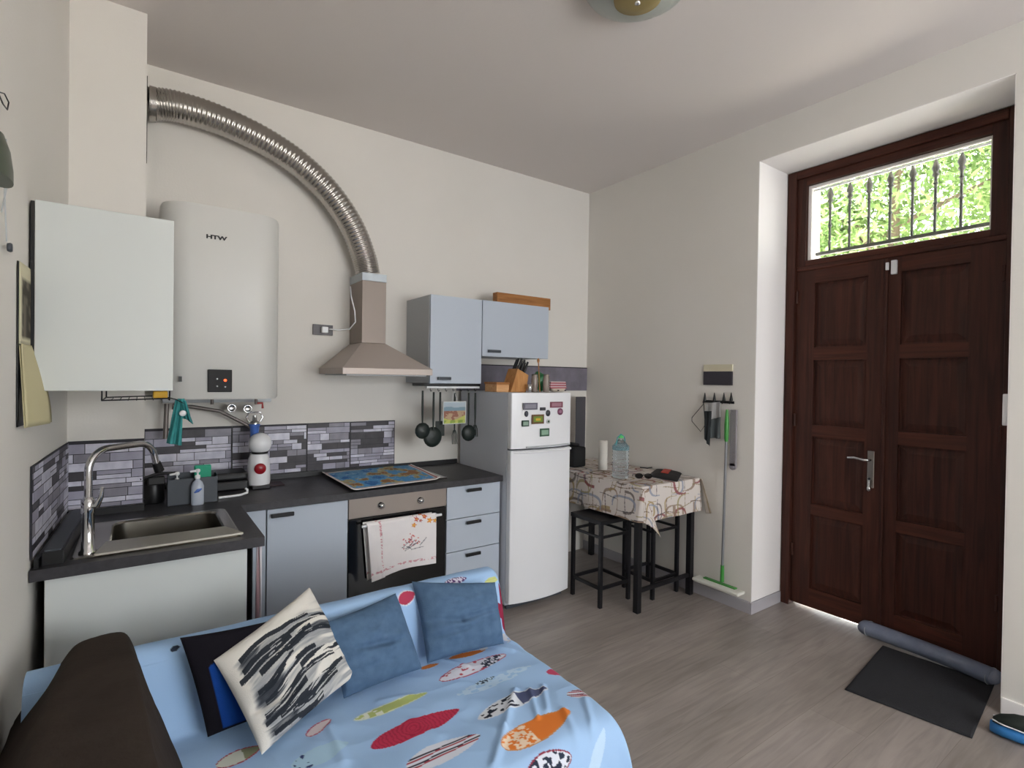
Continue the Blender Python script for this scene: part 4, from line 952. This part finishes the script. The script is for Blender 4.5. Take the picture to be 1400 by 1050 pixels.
# sunglasses
c = at(880, 655, 'Z', ZT); rt2 = Vector((_rt.x, _rt.y, 0)).normalized()
sg = thing('sunglasses', 'pair of dark sunglasses at the front corner of the table', 'sunglasses', (c.x, c.y, ZT))
m = MB()
bk = Vector((_fw.x, _fw.y, 0)).normalized()
for s in (-1, 1):
    o = c+rt2*(.033*s)+Vector((0, 0, .024)); V = []
    for (k, th) in ((0, 0), (1, 0), (1, 1), (0, 1)): pass
    P_ = []
    for j in range(20):
        a = 2*PI*j/20; P_.append(o+rt2*(.029*math.cos(a))+Vector((0, 0, .022*math.sin(a)*(1 if math.sin(a) < 0 else .8))))
    m.add(P_+[p+bk*.003 for p in P_], [tuple(range(20)), tuple(range(20, 40))[::-1]]+[(j, (j+1) % 20, 20+(j+1) % 20, 20+j) for j in range(20)])
m.build('lens', M_GLASSB, sg)
m = MB().tube([c+rt2*-.008+Vector((0, 0, .03)), c+rt2*.008+Vector((0, 0, .03))], .003, 8)
for s in (-1, 1): m.tube([c+rt2*(.062*s)+Vector((0, 0, .033)), c+rt2*(.064*s)+bk*.06+Vector((0, 0, .022)), c+rt2*(.055*s)+bk*.11+Vector((0, 0, .003))], .0028, 8)
m.build('frame', M_BLACK, sg)
# pouch
pc = [at(*q, 'Z', ZT) for q in ((884, 651), (926, 659), (933, 646), (898, 641))]
ph_ = thing('black_pouch', 'flat black pouch with a red patch and a strap at the back of the table', 'pouch', ((pc[0]+pc[2])/2).to_tuple())
U, V = np.meshgrid(np.linspace(0, 1, 20), np.linspace(0, 1, 20), indexing='ij')
q = [np.array(p) for p in pc]
base = (1-U)[..., None]*(1-V)[..., None]*q[0]+U[..., None]*(1-V)[..., None]*q[1]+U[..., None]*V[..., None]*q[2]+(1-U)[..., None]*V[..., None]*q[3]
puff = .022*(np.sin(U*PI)*np.sin(V*PI))**.5*(.8+.4*noise(U*4, V*4)); Gt = base.copy(); Gt[..., 2] = ZT+.001+puff
Gb = base.copy(); Gb[..., 2] = ZT+.0005
MB().grid(Gt).grid(Gb, flip=True).build('pouch_body', mat('black_fabric', '17161a', .7), ph_)
G2 = Gt[7:13, 6:18].copy(); G2[..., 2] += .003
MB().grid(G2).build('red_patch', mat('red_patch', 'b03a2e', .6), ph_, solid=.002)
MB().tube([at(*q_, 'Z', ZT+.006) for q_ in ((875, 639), (885, 640), (897, 638), (905, 641))], .004, 8).build('strap', M_BLACK, ph_)
# dark things between table and back wall
tag(bx(2.80, 2.93, 3.10, 3.30, ZT, ZT+.16).box(2.83, 2.90, 3.14, 3.26, ZT+.16, ZT+.185).build('black_bag', mat('black_canvas', '1c1d20', .8), bevel=.02), 'black bag standing at the back of the table behind the paper roll', 'bag')
tag(bx(3.09, 3.20, 3.40, 3.412, ZT, 1.40).build('grey_tray', mat('graphite_tray', '45444a', .5), bevel=.004), 'tall dark grey tray leaning upright at the back wall behind the table', 'tray')

# ------------------------------------------------------------------ right wall: plaque, hooks, mop
Rw = R-.0015
p0 = at(963, 509, 'X', Rw); p1 = at(1002, 527, 'X', Rw)
t = thing('hook_board', 'small dark board with hooks on the right wall above the mop', 'hook board', (Rw, (p0.y+p1.y)/2, p1.z))
bx(Rw-.012, Rw, p0.y, p1.y, p1.z, p0.z+.005).build('board', mat('dark_slate_board', '38353c', .5), t, bevel=.002)
bx(Rw-.011, Rw, p0.y, p1.y, p0.z+.006, p0.z+.055).build('upper_board', M_CREAM, t, bevel=.002)
hb0 = at(962, 548, 'X', Rw); hb1 = at(1004, 551, 'X', Rw)
bx(Rw-.008, Rw, hb0.y, hb1.y, hb1.z-.006, hb1.z+.012).build('hook_rail', M_BLACK, t, bevel=.001)
for i, px in enumerate((965, 978, 991, 1001)):
    c = at(px, 546, 'X', Rw)
    MB().lathe((Rw-.012, c.y, c.z-.01), [(.012, 0), (.009, .02), (.003, .055), (.0, .06)], 10).tube([(Rw-.01, c.y, c.z-.01), (Rw-.03, c.y, c.z-.03), (Rw-.035, c.y, c.z-.015)], .003, 6).build('hook', M_BLACK, t)
# wire hanger
hq = [at(*q, 'X', Rw-.03) for q in ((962, 552), (946, 571), (946, 576), (958, 590), (964, 581))]
tag(MB().tube(hq+[hq[0]], .0022, 6).build('wire_strap', M_BLKM), 'thin black wire loop hanging left of the grey cloths on the hook board', 'wire')
def hangcloth(pts, Xp, name, m, label, cat, amp=.012, seed=0, colors=None):
    tl, tr, bl, br = [np.array(at(*q, 'X', Xp)) for q in pts]
    U, V = np.meshgrid(np.linspace(0, 1, 24), np.linspace(0, 1, 36), indexing='ij')
    G = (1-U)[..., None]*(1-V)[..., None]*tl+U[..., None]*(1-V)[..., None]*tr+U[..., None]*V[..., None]*br+(1-U)[..., None]*V[..., None]*bl
    G[..., 0] += amp*np.sin(U*10+seed+V)*(.3+.7*V)-.004; G[..., 2] += .012*noise(U*5+seed, V*3)*V
    return tag(MB().grid(G).build(name, m, solid=.003), label, cat)
hangcloth(((965, 552), (985, 549), (966, 583), (986, 574)), Rw-.03, 'white_cleaning_cloth', mat('grey_white_cloth', 'a9a8a8', .9), 'pale grey cloth hanging on the left hooks of the hook board', 'cloth')
hangcloth(((966, 575), (986, 570), (971, 600), (985, 600)), Rw-.045, 'dark_cleaning_cloth', mat('dark_grey_cloth', '4d5354', .9), 'dark grey cloth hanging below the pale grey cloth', 'cloth', seed=2)
hangcloth(((964, 562), (973, 562), (964, 601), (970, 611)), Rw-.055, 'black_strap_cloth', mat('black_cloth', '24282a', .9), 'narrow black cloth strip hanging in front of the grey cloths', 'cloth', seed=4, amp=.006)
a = at(1000, 562, 'X', Rw-.02); b = at(1006, 640, 'X', Rw-.02)
c0 = at(999, 560, 'X', Rw-.02); c1 = at(1008, 560, 'X', Rw-.02); d0 = at(998, 641, 'X', Rw-.02)
m = MB().box(Rw-.028, Rw-.012, c0.y, c1.y, d0.z+.02, c0.z).cyl((Rw-.028, (c0.y+c1.y)/2, d0.z+.02), abs(c0.y-c1.y)/2, .016, 20, axis='X')
tag(m.build('grey_mop_pad', mat('grey_microfibre', '8b868a', .95, bump=.4, bscale=200), bevel=.004), 'long grey mop pad with a rounded end hanging at the right of the hook board', 'mop pad')
mp_ = thing('flat_mop', 'flat mop with green grip, grey pole and white pad hanging on the right wall', 'mop', (3.30, 2.11, .11))
a = at(993, 600, 'X', 3.29); b = at(987, 795, 'X', 3.295); tpp = at(994, 560, 'X', 3.30)
gq = at(987.5, 778, 'X', 3.295)
MB().tube([a, gq], .009, 12).build('pole', mat('grey_pole', '8d8e92', .35, metal=.6), mp_)
MB().tube([tpp, a.lerp(tpp, .5), a, a.lerp(gq, .02)], [.008, .015, .014, .011], 12).build('grip', M_GREEN, mp_)
MB().tube([gq.lerp(a, .03), b], [.012, .014], 12).build('lower_sleeve', M_GREEN, mp_)
e0 = at(953, 793, 'X', 3.29); e1 = at(1016, 814, 'X', 3.29)
m = MB().box(3.225, 3.318, e1.y, e0.y, e1.z-.0, e1.z+.024)
m.build('pad', mat('white_mop_pad', 'd9d8cf', .95, bump=.5, bscale=160), mp_, bevel=.01)
m = MB().box(3.272, 3.304, e1.y+.05, e0.y-.06, e1.z+.0225, e1.z+.032)
m.build('foot_plate', M_GREEN, mp_, bevel=.003)
# socket on near reveal
c = at(1378, 560, 'Y', .70)
sw = thing('light_switch', 'white switch box on the wall edge at the right of the entrance door', 'switch', (3.42, .68, 1.36))
p0 = at(1372.5, 537, 'Y', .6725); p1 = at(1383, 583, 'Y', .6725)
bx(3.355, 3.44, .6725, .697, 1.36, 1.51).build('switch_box', M_WHITE, sw, bevel=.004)
bx(3.375, 3.42, .697, .701, 1.40, 1.47).build('rocker', M_WHITE, sw, bevel=.002)

# ------------------------------------------------------------------ sofa, its printed cover and cushions
SX0, SX1 = -.25, 1.265; SYF, SYB = 1.20, 1.865; SZ = .448
so = thing('sofa', 'two-seat sofa hidden under the blue surfboard cover in the foreground', 'sofa', (.5, 1.55, 0))
M_SOFA = mat('grey_sofa_fabric', '4c5058', .95)
bx(SX0, SX1-.02, SYF+.02, SYB+.12, .09, .26).build('base', M_SOFA, so, bevel=.01)
bx(SX0, SX1-.015, SYF+.012, SYB-.01, .262, SZ-.012).build('seat_cushion', M_SOFA, so, bevel=.03)
bx(SX0, SX1-.03, 1.915, 1.995, .262, .655).build('backrest', M_SOFA, so, bevel=.03)
bx(SX0, SX0+.16, SYF+.02, SYB-.06, SZ-.01, .55).build('armrest', M_SOFA, so, bevel=.03)
for x in (SX0+.06, SX1-.1):
    for y in (SYF+.07, SYB+.06): bx(x, x+.045, y, y+.045, 0, .088).build('leg', M_BLACK, so)

# profile of the cover, from behind the backrest to the floor in front of the seat
prof = [(2.035, .10), (2.035, .3), (2.032, .5), (2.025, .64), (2.0, .695), (1.955, .712), (1.91, .695), (1.885, .62), (1.868, .53), (1.85, .475), (1.80, .456), (1.6, .455), (1.4, .456), (1.26, .452), (1.20, .435), (1.172, .38), (1.165, .28), (1.16, .06)]
pr_ = [(a.x, a.y) for a in catmull([(y, z, 0) for y, z in prof], 12)]
pr_ = np.array(pr_); sl = np.concatenate([[0], np.cumsum(np.hypot(*np.diff(pr_, axis=0).T))])
def pos_t(t_): return np.interp(t_, sl, pr_[:, 0]), np.interp(t_, sl, pr_[:, 1])
TL = sl[-1]
DROP = .40
step = .0029
S, T = np.meshgrid(np.arange(SX0-.005, SX1+DROP, step), np.arange(0, TL, step), indexing='ij')
Yp_, Zp_ = pos_t(T)
e_ = np.maximum(S-SX1, 0); rnd_r = .05
# rounded shoulder at the right end
th_ = np.minimum(e_/rnd_r, PI/2)
Xs_ = np.minimum(S, SX1) - 0 + np.where(e_ > 0, rnd_r*np.sin(th_)*.55, 0)
dz = np.where(e_ > 0, rnd_r*(1-np.cos(th_)) + np.maximum(e_-rnd_r*PI/2, 0), 0)
on_seat = (T > sl[np.argmin(np.abs(pr_[:, 0]-1.85)+(pr_[:, 1] > .6)*9)])
Zc_ = Zp_ - dz
# drape folds
frontness = ss(.43, .2, Zp_)*(Yp_ < 1.3)
sideness = ss(.0, .12, e_)
Yc_ = Yp_ - frontness*(.018+.02*np.sin(S*23+1.3*np.sin(S*7)))*1.0
Xs_ = Xs_ + sideness*(.014+.016*np.sin(Yp_*26+2*np.sin(Yp_*9)))*np.minimum(dz/.15, 1)
# corner pocket of cloth hangs outward
corner = sideness*ss(1.28, 1.17, Yp_)
Xs_ = Xs_+corner*.02; Yc_ = Yc_-corner*.015
# creases on the seat
seatm = ss(1.16, 1.24, Yp_)*ss(1.86, 1.78, Yp_)*(1-sideness)
def ridge(x0, y0, x1, y1, w, h):
    tt = np.clip(((S-x0)*(x1-x0)+(Yp_-y0)*(y1-y0))/((x1-x0)**2+(y1-y0)**2), 0, 1)
    dd_ = np.hypot(S-x0-tt*(x1-x0), Yp_-y0-tt*(y1-y0)); return h*np.exp(-(dd_/w)**2)
wr_ = .007*(noise(S*6, Yp_*7, 2)-.5)*2 - .012*np.abs(noise(S*7+7+Yp_*4, Yp_*9, 2)-.5)+.003
for (px0, py0, px1, py1, w, h) in ((704, 948, 690, 1000, .012, .010), (690, 1000, 676, 1046, .014, .010), (724, 946, 735, 985, .01, .008), (742, 940, 748, 975, .01, .008), (600, 905, 640, 915, .012, .006), (640, 880, 700, 893, .014, .008),
                               (700, 880, 760, 890, .012, .007), (560, 990, 600, 1010, .02, .006), (770, 975, 790, 1010, .014, .010), (520, 960, 560, 955, .015, .005), (450, 1000, 470, 1045, .015, .006), (800, 960, 812, 1000, .012, .01)):
    a, b = at(px0, py0, 'Z', SZ), at(px1, py1, 'Z', SZ); wr_ = wr_+ridge(a.x, a.y, b.x, b.y, w, h)
Zc_ = Zc_+wr_*ss(1.12, 1.22, Yp_)*(1-sideness*.6)*(Yp_ < 1.9) + .006*(noise(S*8, T*8, 2)-.5)*(Yp_ >= 1.9)
Zc_ = np.maximum(Zc_, .03)
# print: surfboards
c = np.ones(S.shape+(3,))*hx('9dbfe6'); c = mixc(c, noise(S*3, T*3)*.5, 'abc9ec')
yt = sl; 
def cloth_of(px, py, surf):
    if surf == 'seat':
        p = at(px, py, 'Z', SZ+.006); y = p.y
        m_ = (pr_[:, 1] < .465) & (pr_[:, 0] > 1.165); yy = pr_[m_, 0]; tt = sl[m_]
        return p.x, float(np.interp(-y, -yy, tt))
    if surf == 'back':   # front slope / ridge of the backrest
        best = None
        for i in range(len(pr_)):
            q_ = at(px, py, 'Y', pr_[i, 0]); d_ = abs(q_.z-pr_[i, 1])
            if pr_[i, 0] < 1.99 and pr_[i, 1] > .47 and (best is None or d_ < best[0]): best = (d_, q_.x, sl[i])
        return best[1], best[2]
    if surf == 'front':
        p = at(px, py, 'Y', 1.15); t_ = float(np.interp(-p.z, -pr_[-30:, 1], sl[-30:])); return p.x, t_
    if surf == 'side':   # right-hand drape
        p = at(px, py, 'X', SX1+.04); i = np.argmin(np.abs(pr_[:, 0]-p.y)+(pr_[:, 1] < .45)*0+(pr_[:, 0] < 1.2)*9)
        return SX1+max(pr_[i, 1]-p.z, 0)+.03, sl[i]
def board(p0, p1, w, col, surf='seat', fn=None, outline=None):
    global c
    w = w*1.2; a = np.array(cloth_of(*p0, surf)); b = np.array(cloth_of(*p1, surf)); d_ = b-a; Lb = np.hypot(*d_); d_ = d_/Lb
    u = ((S-a[0])*d_[0]+(T-a[1])*d_[1])/Lb; v = (-(S-a[0])*d_[1]+(T-a[1])*d_[0])
    uc = np.clip(u, 0, 1); hw = w*(np.sin(PI*uc**.85))**.62
    ins = (np.abs(v) < hw) & (u > 0) & (u < 1)
    if outline: c = mixc(c, ((np.abs(v) < hw+.005) & (u > -.01) & (u < 1.01))*1., outline)
    c = mixc(c, ins*1., col)
    if fn: fn(ins, u, v)
def rings(col):
    def f(ins, u, v):
        global c
        c = mixc(c, ins*(np.abs(np.sin((np.hypot((u-.45)*.3, v)*260+4*noise(u*9, v*60)))) > .86)*.55, col)
    return f
def stripes(col, col2):
    def f(ins, u, v):
        global c
        for q_, k_ in ((-.018, col), (-.010, col2), (.004, col), (.012, col2)): c = mixc(c, ins*(np.abs(v-q_) < .0028)*1., k_)
    return f
def spots(col, k, thr, u0=0, u1=1, s=60):
    def f(ins, u, v):
        global c
        c = mixc(c, ins*(noise(u*s*.3+k, v*s*2, 1) > thr)*(u > u0)*(u < u1)*1., col)
    return f
def two(col, u0, extra=None):
    def f(ins, u, v):
        global c
        c = mixc(c, ins*(u > u0)*1., col)
        if extra: extra(ins, u, v)
    return f
board((507, 1024), (628, 970), .034, 'b83550', fn=rings('8a2440'))
board((484, 987), (584, 948), .020, 'b3c078', fn=two('dfe3c4', 0, spots('dfe6d8', 2, .6, 0, .35)), outline='a8c4de')
board((484, 987), (584, 948), .017, 'b3c078', fn=spots('dfe3d4', 3, .55, 0, .35))
board((602, 931), (691, 896), .026, 'd9dae6', fn=spots('b4525e', 4, .74, 0, .7), outline='b0506a')
board((658, 913), (684, 897), .020, '2c3446', fn=spots('d9dae6', 9, .55))
board((625, 951), (726, 912), .024, 'b9d3ec', fn=spots('9fc2e6', 5, .6)); board((650, 936), (676, 925), .010, '3e4a5c', fn=spots('b9d3ec', 6, .5))
board((655, 983), (748, 941), .024, 'd5d9e2', fn=two('4b5272', .55, spots('262b3a', 7, .55, .05, .5)), outline='d5dce8')
board((687, 1022), (778, 974), .034, 'd97a35', fn=spots('e4cdb4', 8, .42, 0, .42, 90), outline='c98a5a')
board((556, 1052), (656, 1005), .034, 'd6dae6', fn=stripes('3a3340', 'a34a54'))
board((747, 921), (780, 917), .018, 'c04a68')
board((775, 951), (818, 947), .020, 'd6dae6', fn=stripes('7c3444', 'a34a54'))
board((398, 1052), (476, 1017), .030, 'a9cbe4', fn=spots('3a4676', 10, .7, .05, .35))
board((296, 1049), (356, 1024), .022, 'd2d6cc', fn=two('8a8f72', .6), outline='b04a5c')
board((614, 902), (664, 890), .014, 'd27a3c'); board((575, 915), (600, 908), .010, 'c9783f')
board((420, 1008), (451, 986), .014, 'e0d2d6', outline='c0607a')
board((729, 1046), (790, 1034), .030, 'd6dae6', surf='front', fn=spots('2c3446', 12, .5), outline='8a3448')
board((800, 1015), (826, 985), .02, 'b9d3ec', surf='seat')
board((545, 822), (567, 811), .020, 'b0405a', surf='back', outline='d6dae6')
board((608, 797), (638, 790), .014, 'd9d4e6', surf='back', fn=spots('5a3a72', 3, .5))
board((663, 798), (684, 790), .014, 'c6cc86', surf='back'); board((233, 890), (246, 884), .008, '2c3446', surf='back')
# dark red board low on the right end of the backrest
m_ = (e_ > .03) & (e_ < .20) & (T > sl[np.argmin(np.abs(pr_[:, 1]-.66)+(pr_[:, 0] > 1.93)*9)]) & (T < sl[np.argmin(np.abs(pr_[:, 1]-.475)+(pr_[:, 0] > 1.95)*9)])
c = mixc(c, m_*1., '8e2a44')
m2 = (S > 1.16) & (S < 1.30) & (T > sl[np.argmin(np.abs(pr_[:, 1]-.575)+(pr_[:, 0] > 1.95)*9)]) & (T < sl[np.argmin(np.abs(pr_[:, 1]-.515)+(pr_[:, 0] > 1.95)*9)])
c = mixc(c, m2*1., '8e2a44'); m3 = (S > 1.12) & (S < 1.3) & (np.abs(Yp_-1.80) < .03) & (Zp_ < .47); c = mixc(c, m3*(noise(S*30, T*30) > .45)*1., 'd9dde6')
cov = MB().grid(np.stack([Xs_, Yc_, Zc_], -1)).build('sofa_cover', M_PAINT, colors=c.reshape(-1, 3))
tag(cov, 'light blue sofa cover printed with colourful surfboards draped over the sofa', 'sofa cover')

# the brown throw over the left arm
th = MB(); rings_ = []
for y, xlT, xrT, zt, xrB in ((2.012, -.150, -.036, .700, .03), (2.005, -.148, -.034, .750, .035), (1.96, -.150, -.030, .765, .05), (1.8, -.165, -.012, .768, .078), (1.6, -.172, .004, .768, .105), (1.4, -.18, .02, .77, .125), (1.2, -.19, .035, .77, .145), (1.0, -.2, .045, .765, .155), (.9, -.2, .04, .7, .15)):
    lb = xl(y)+.012; zb_ = .462; sec = []
    P = [(lb+.004, zb_), (lb+.010, .56), (max(xlT-.05, lb+.012), .68), (xlT-.012, zt-.022), (xlT+.02, zt), (xrT-.02, zt+.002), (xrT+.008, zt-.02), ((xrT*.62+xrB*.38), .66), (xrT*.3+xrB*.7, .57), (xrB, .49), (xrB-.004, zb_)]
    sm = catmull([(a, b, 0) for a, b in P], 4)
    rings_.append([Vector((p.x, y, p.y)) for p in sm])
G = np.array([[tuple(p) for p in r_] for r_ in rings_])
# refine along y
idx = np.linspace(0, len(rings_)-1, 70); lo = np.floor(idx).astype(int).clip(0, len(rings_)-2); fr2 = (idx-lo)[:, None, None]
G = G[lo]*(1-fr2)+G[lo+1]*fr2
uu, vv = np.meshgrid(np.linspace(0, 9, G.shape[0]), np.linspace(0, 3, G.shape[1]), indexing='ij')
G[..., 2] += .008*(noise(uu, vv*2)-.5); G[..., 0] += .010*(noise(uu+5, vv*2)-.5)
G[..., 0] = np.maximum(G[..., 0], xl(G[..., 1])+.004)
n = G.shape[1]
th.grid(G).add(G[0].tolist(), [tuple(range(n))]).add(G[-1].tolist(), [tuple(range(n))[::-1]])
tag(th.build('arm_bolster', M_BROWN), 'dark brown padded bolster lying along the left arm of the sofa', 'bolster')

def pillow(name, label, cs, thick, m, colors=None, seed=0, wr=.012, n=64, pinch=.06, fronts=None):
    bl, br, tr, tl = [np.array(p, float) for p in cs]
    nrm = np.cross(br-bl, tl-bl); nrm /= np.linalg.norm(nrm)
    if nrm[1] > 0: nrm = -nrm      # front side looks at the camera
    U, V = np.meshgrid(np.linspace(-1, 1, n), np.linspace(-1, 1, n), indexing='ij')
    pu = U*(1-pinch*(1-V*V)*0 - pinch*.6*(1-V**2)*np.abs(U)**3); pv = V*(1-pinch*.6*(1-U**2)*np.abs(V)**3)
    a, b = (pu+1)/2, (pv+1)/2
    base = (1-a)[..., None]*(1-b)[..., None]*bl+a[..., None]*(1-b)[..., None]*br+a[..., None]*b[..., None]*tr+(1-a)[..., None]*b[..., None]*tl
    h = ((1-U**2).clip(0)**.42)*((1-V**2).clip(0)**.42)
    w = wr*(noise(U*2+seed, V*3+seed*2, 3)-.5)*2
    if fronts: 
        for (u0, v0, u1, v1, ww, hh) in fronts:
            tt = np.clip(((U-u0)*(u1-u0)+(V-v0)*(v1-v0))/((u1-u0)**2+(v1-v0)**2), 0, 1); w = w-hh*np.exp(-(np.hypot(U-u0-tt*(u1-u0), V-v0-tt*(v1-v0))/ww)**2)
    Gf = base+nrm*((thick*h+w*h)[..., None]); Gb = base-nrm*(thick*.55*h)[..., None]
    mb = MB().grid(Gf, flip=False).grid(Gb, flip=True)
    cl = None
    if colors is not None: cf, cb = colors((U+1)/2, (V+1)/2); cl = np.vstack([cf.reshape(-1, 3), cb.reshape(-1, 3)])
    o = mb.build(name, m, colors=cl); return tag(o, label, 'pillow')
pt = lambda px, py, z: tuple(at(px, py, 'Z', z))
pillow('square_pillow', 'plain denim-blue pillow leaning at the right end of the sofa back', (pt(584, 907, .475), pt(689, 880, .475), pt(677, 796, .70), pt(563, 795, .735)), .072, M_DENIM, seed=1,
       fronts=((-.9, .0, -.1, -.12, .07, .010), (-.1, -.12, .95, .12, .07, .012), (-.9, -.45, .0, -.35, .08, .012), (0, -.35, .8, -.1, .08, .009)))
pillow('square_pillow', 'plain denim-blue pillow between the striped pillow and the other blue one', (pt(470, 955, .475), pt(577, 914, .475), pt(541, 811, .71), pt(440, 853, .70)), .072, M_DENIM, seed=5,
       fronts=((-.5, .1, .7, -.1, .08, .012), (-.9, -.4, .2, -.5, .09, .010)))
def zeb(U, V):
    c = np.ones(U.shape+(3,))*hx('d9d6cf')
    r_ = V+.055*np.sin(U*5+V*3)+.05*(noise(U*4, V*3)-.5)
    st = noise(U*2.2+3, r_*15, 2); fine = noise(U*9, r_*60, 2)
    win = ss(.06, .13, U+.05*(noise(V*22, V*0+.5, 2)-.5))*ss(.86, .80, V)
    c = mixc(c, ss(.40, .56, st)*win*.8*(.35+fine), '878b90'); c = mixc(c, ss(.55, .62, noise(U*1.6+9, r_*16+4, 2))*win*(.45+.8*fine), '3a3e45')
    for k, (v0, u0, u1) in enumerate(((.79, .12, .8), (.70, .1, .98), (.60, .2, .75), (.50, .12, .5), (.41, .15, .7), (.30, .1, .85), (.18, .2, .9), (.08, .12, .6), (.655, .05, .55), (.55, .45, .98), (.35, .5, .99), (.24, .08, .5), (.13, .3, .8))):
        d_ = np.abs(r_-v0-.02*np.sin(U*7+k)); m_ = (d_ < .020+.008*noise(U*9+k, V*2))*(U > u0)*(U < u1)*(noise(U*7+k*3, r_*60, 2) > .34)
        c = mixc(c, m_*.92, '262a31')
    return c, np.ones(U.shape+(3,))*hx('d0cabf')
M_LINEN = mat('striped_linen', 'ffffff', .9, attr='paint', bump=.2, bscale=350, spec=.1)
pillow('striped_pillow', 'cream pillow with black and grey brush stripes standing on its corner', (pt(358, 1032, .478), pt(489, 921, .54), pt(423, 803, .80), pt(292, 903, .69)), .062, M_LINEN, colors=zeb, seed=9, wr=.010, n=220,
       fronts=((.4, -.9, .75, -.2, .08, .012), (-.9, -.3, -.2, -.5, .08, .010), (-.2, -.9, .5, -.6, .08, .01)))
def blk(U, V):
    c = np.ones(U.shape+(3,))*hx('17151b'); m_ = (U > .17)*(U < .52)*(V < .74-.5*np.maximum(.3-U, 0))*(V > .04)
    return mixc(c, m_*1., '173f86'), c.copy()
pillow('black_pillow', 'black pillow with a blue panel half hidden behind the striped pillow', (pt(284, 1008, .475), pt(405, 965, .475), pt(392, 843, .745), pt(246, 872, .765)), .03, M_LINEN, colors=blk, seed=12, wr=.004)

# ------------------------------------------------------------------ ceiling lamp
lp = thing('ceiling_lamp', 'round frosted glass ceiling lamp with a brass-coloured centre', 'lamp', (1.70, 1.53, H-.11))
MB().lathe((1.70, 1.53, H-.065), [(.0, -.028), (.09, -.024), (.16, -.01), (.21, .015), (.228, .04), (.225, .045), (.2, .03)], 40).build('glass_dish', mat('frosted_glass', 'd4dad4', .3, trans=.45), lp)
MB().lathe((1.70, 1.53, H-.1), [(.0, -.004), (.05, -.003), (.098, .004), (.1, .012), (.06, .016)], 36).build('centre_disc', mat('aged_brass', '9a8a5c', .5, metal=.35), lp)
MB().cyl((1.70, 1.53, H-.085), .03, .08, 20).build('base', M_WHITE, lp)
MB().lathe((1.70, 1.53, H-.118), [(.0, 0), (.012, .004), (.012, .014)], 16).build('finial', M_CHROME, lp)

# ------------------------------------------------------------------ floor things at the door
mc = [at(*q, 'Z', 0) for q in ((1155, 944), (1329, 1011), (1360, 936), (1207, 884))]
U, V = np.meshgrid(np.linspace(0, 1, 40), np.linspace(0, 1, 30), indexing='ij')
q = [np.array(p) for p in mc]
G = (1-U)[..., None]*(1-V)[..., None]*q[0]+U[..., None]*(1-V)[..., None]*q[1]+U[..., None]*V[..., None]*q[2]+(1-U)[..., None]*V[..., None]*q[3]
G[..., 2] = .003+.004*noise(U*6, V*5); G[..., 0] += .008*(noise(V*7, U*0+.5)-.5); 
tag(MB().grid(G).build('doormat', mat('anthracite_mat', '232327', .95, bump=.4, bscale=200), solid=.004), 'thin black doormat lying on the floor in front of the entrance door', 'doormat')
de = thing('draught_excluder', 'grey-blue padded draught excluder lying along the foot of the right door leaf', 'draught excluder', (3.66, 1.05, 0))
pe = [Vector((3.67, 1.36, .045)), Vector((3.665, 1.33, .046)), Vector((3.65, 1.1, .047)), Vector((3.63, .92, .047)), Vector((3.607, .78, .046)), Vector((3.60, .755, .045))]
cpe = catmull(pe, 10)
MB().tube(cpe, [.056*min(1, .82+.09*min(i, len(cpe)-1-i)) for i in range(len(cpe))], 20, flat=(.78, (0, 0, 1))).build('padded_tube', mat('blue_grey_quilt', '6c7489', .45, var='7d8598', vscale=14, bump=.35, bscale=35), de)
for i in (8, len(cpe)-9):
    MB().tube([cpe[i], cpe[i+1].lerp(cpe[i], .7)], [.058, .058], 20, flat=(.78, (0, 0, 1))).build('seam', M_GREYC, de)
# shoe at the right edge
s0 = at(1367, 995, 'Z', 0)
sh = thing('sneaker', 'blue and black shoe at the right edge of the photo beside the skirting', 'shoe', (3.2, .5, 0))
heel = Vector((3.165, .36, 0)); toe = Vector((3.125, .665, 0)); ax_ = (toe-heel).normalized(); sdv = Vector((ax_.y, -ax_.x, 0)); Ls = (toe-heel).length
def shoe_ring(t_, w, z0, z1, n=20):
    c_ = heel+ax_*(Ls*t_); return [c_+sdv*(w*math.cos(2*PI*j/n))+Vector((0, 0, z0+(z1-z0)*(.5+.5*math.sin(2*PI*j/n)))) for j in range(n)]
def loft(rings, m, name, parent):
    n = len(rings[0]); V = [p for r_ in rings for p in r_]
    return MB().add(V, [(i*n+j, i*n+(j+1) % n, (i+1)*n+(j+1) % n, (i+1)*n+j) for i in range(len(rings)-1) for j in range(n)], 0, True).add(rings[0], [tuple(range(n))[::-1]]).add(rings[-1], [tuple(range(n))]).build(name, m, parent)
loft([shoe_ring(t_, w, 0.001, h) for t_, w, h in ((0, .018, .055), (.04, .034, .065), (.3, .042, .065), (.6, .05, .064), (.85, .048, .06), (.96, .032, .056), (1, .012, .05))], mat('bright_blue_rubber', '2f76b5', .5), 'sole', sh)
loft([shoe_ring(t_, w, .045, h) for t_, w, h in ((.02, .02, .12), (.1, .036, .14), (.3, .038, .135), (.5, .042, .125), (.75, .042, .108), (.9, .034, .088), (.97, .016, .07))], mat('black_knit', '1c2420', .8), 'upper', sh)
pp = [heel+ax_*(Ls*t_)+sdv*(-w)+Vector((0, 0, .065)) for t_, w in ((.05, .033), (.3, .039), (.6, .045), (.85, .04), (.97, .02))]
MB().tube(pp, .003, 6).tube([heel+ax_*(Ls*t_)+sdv*(w)+Vector((0, 0, .065)) for t_, w in ((.05, .033), (.3, .039), (.6, .045), (.85, .04), (.97, .02))], .003, 6).build('white_piping', M_WHITE, sh)
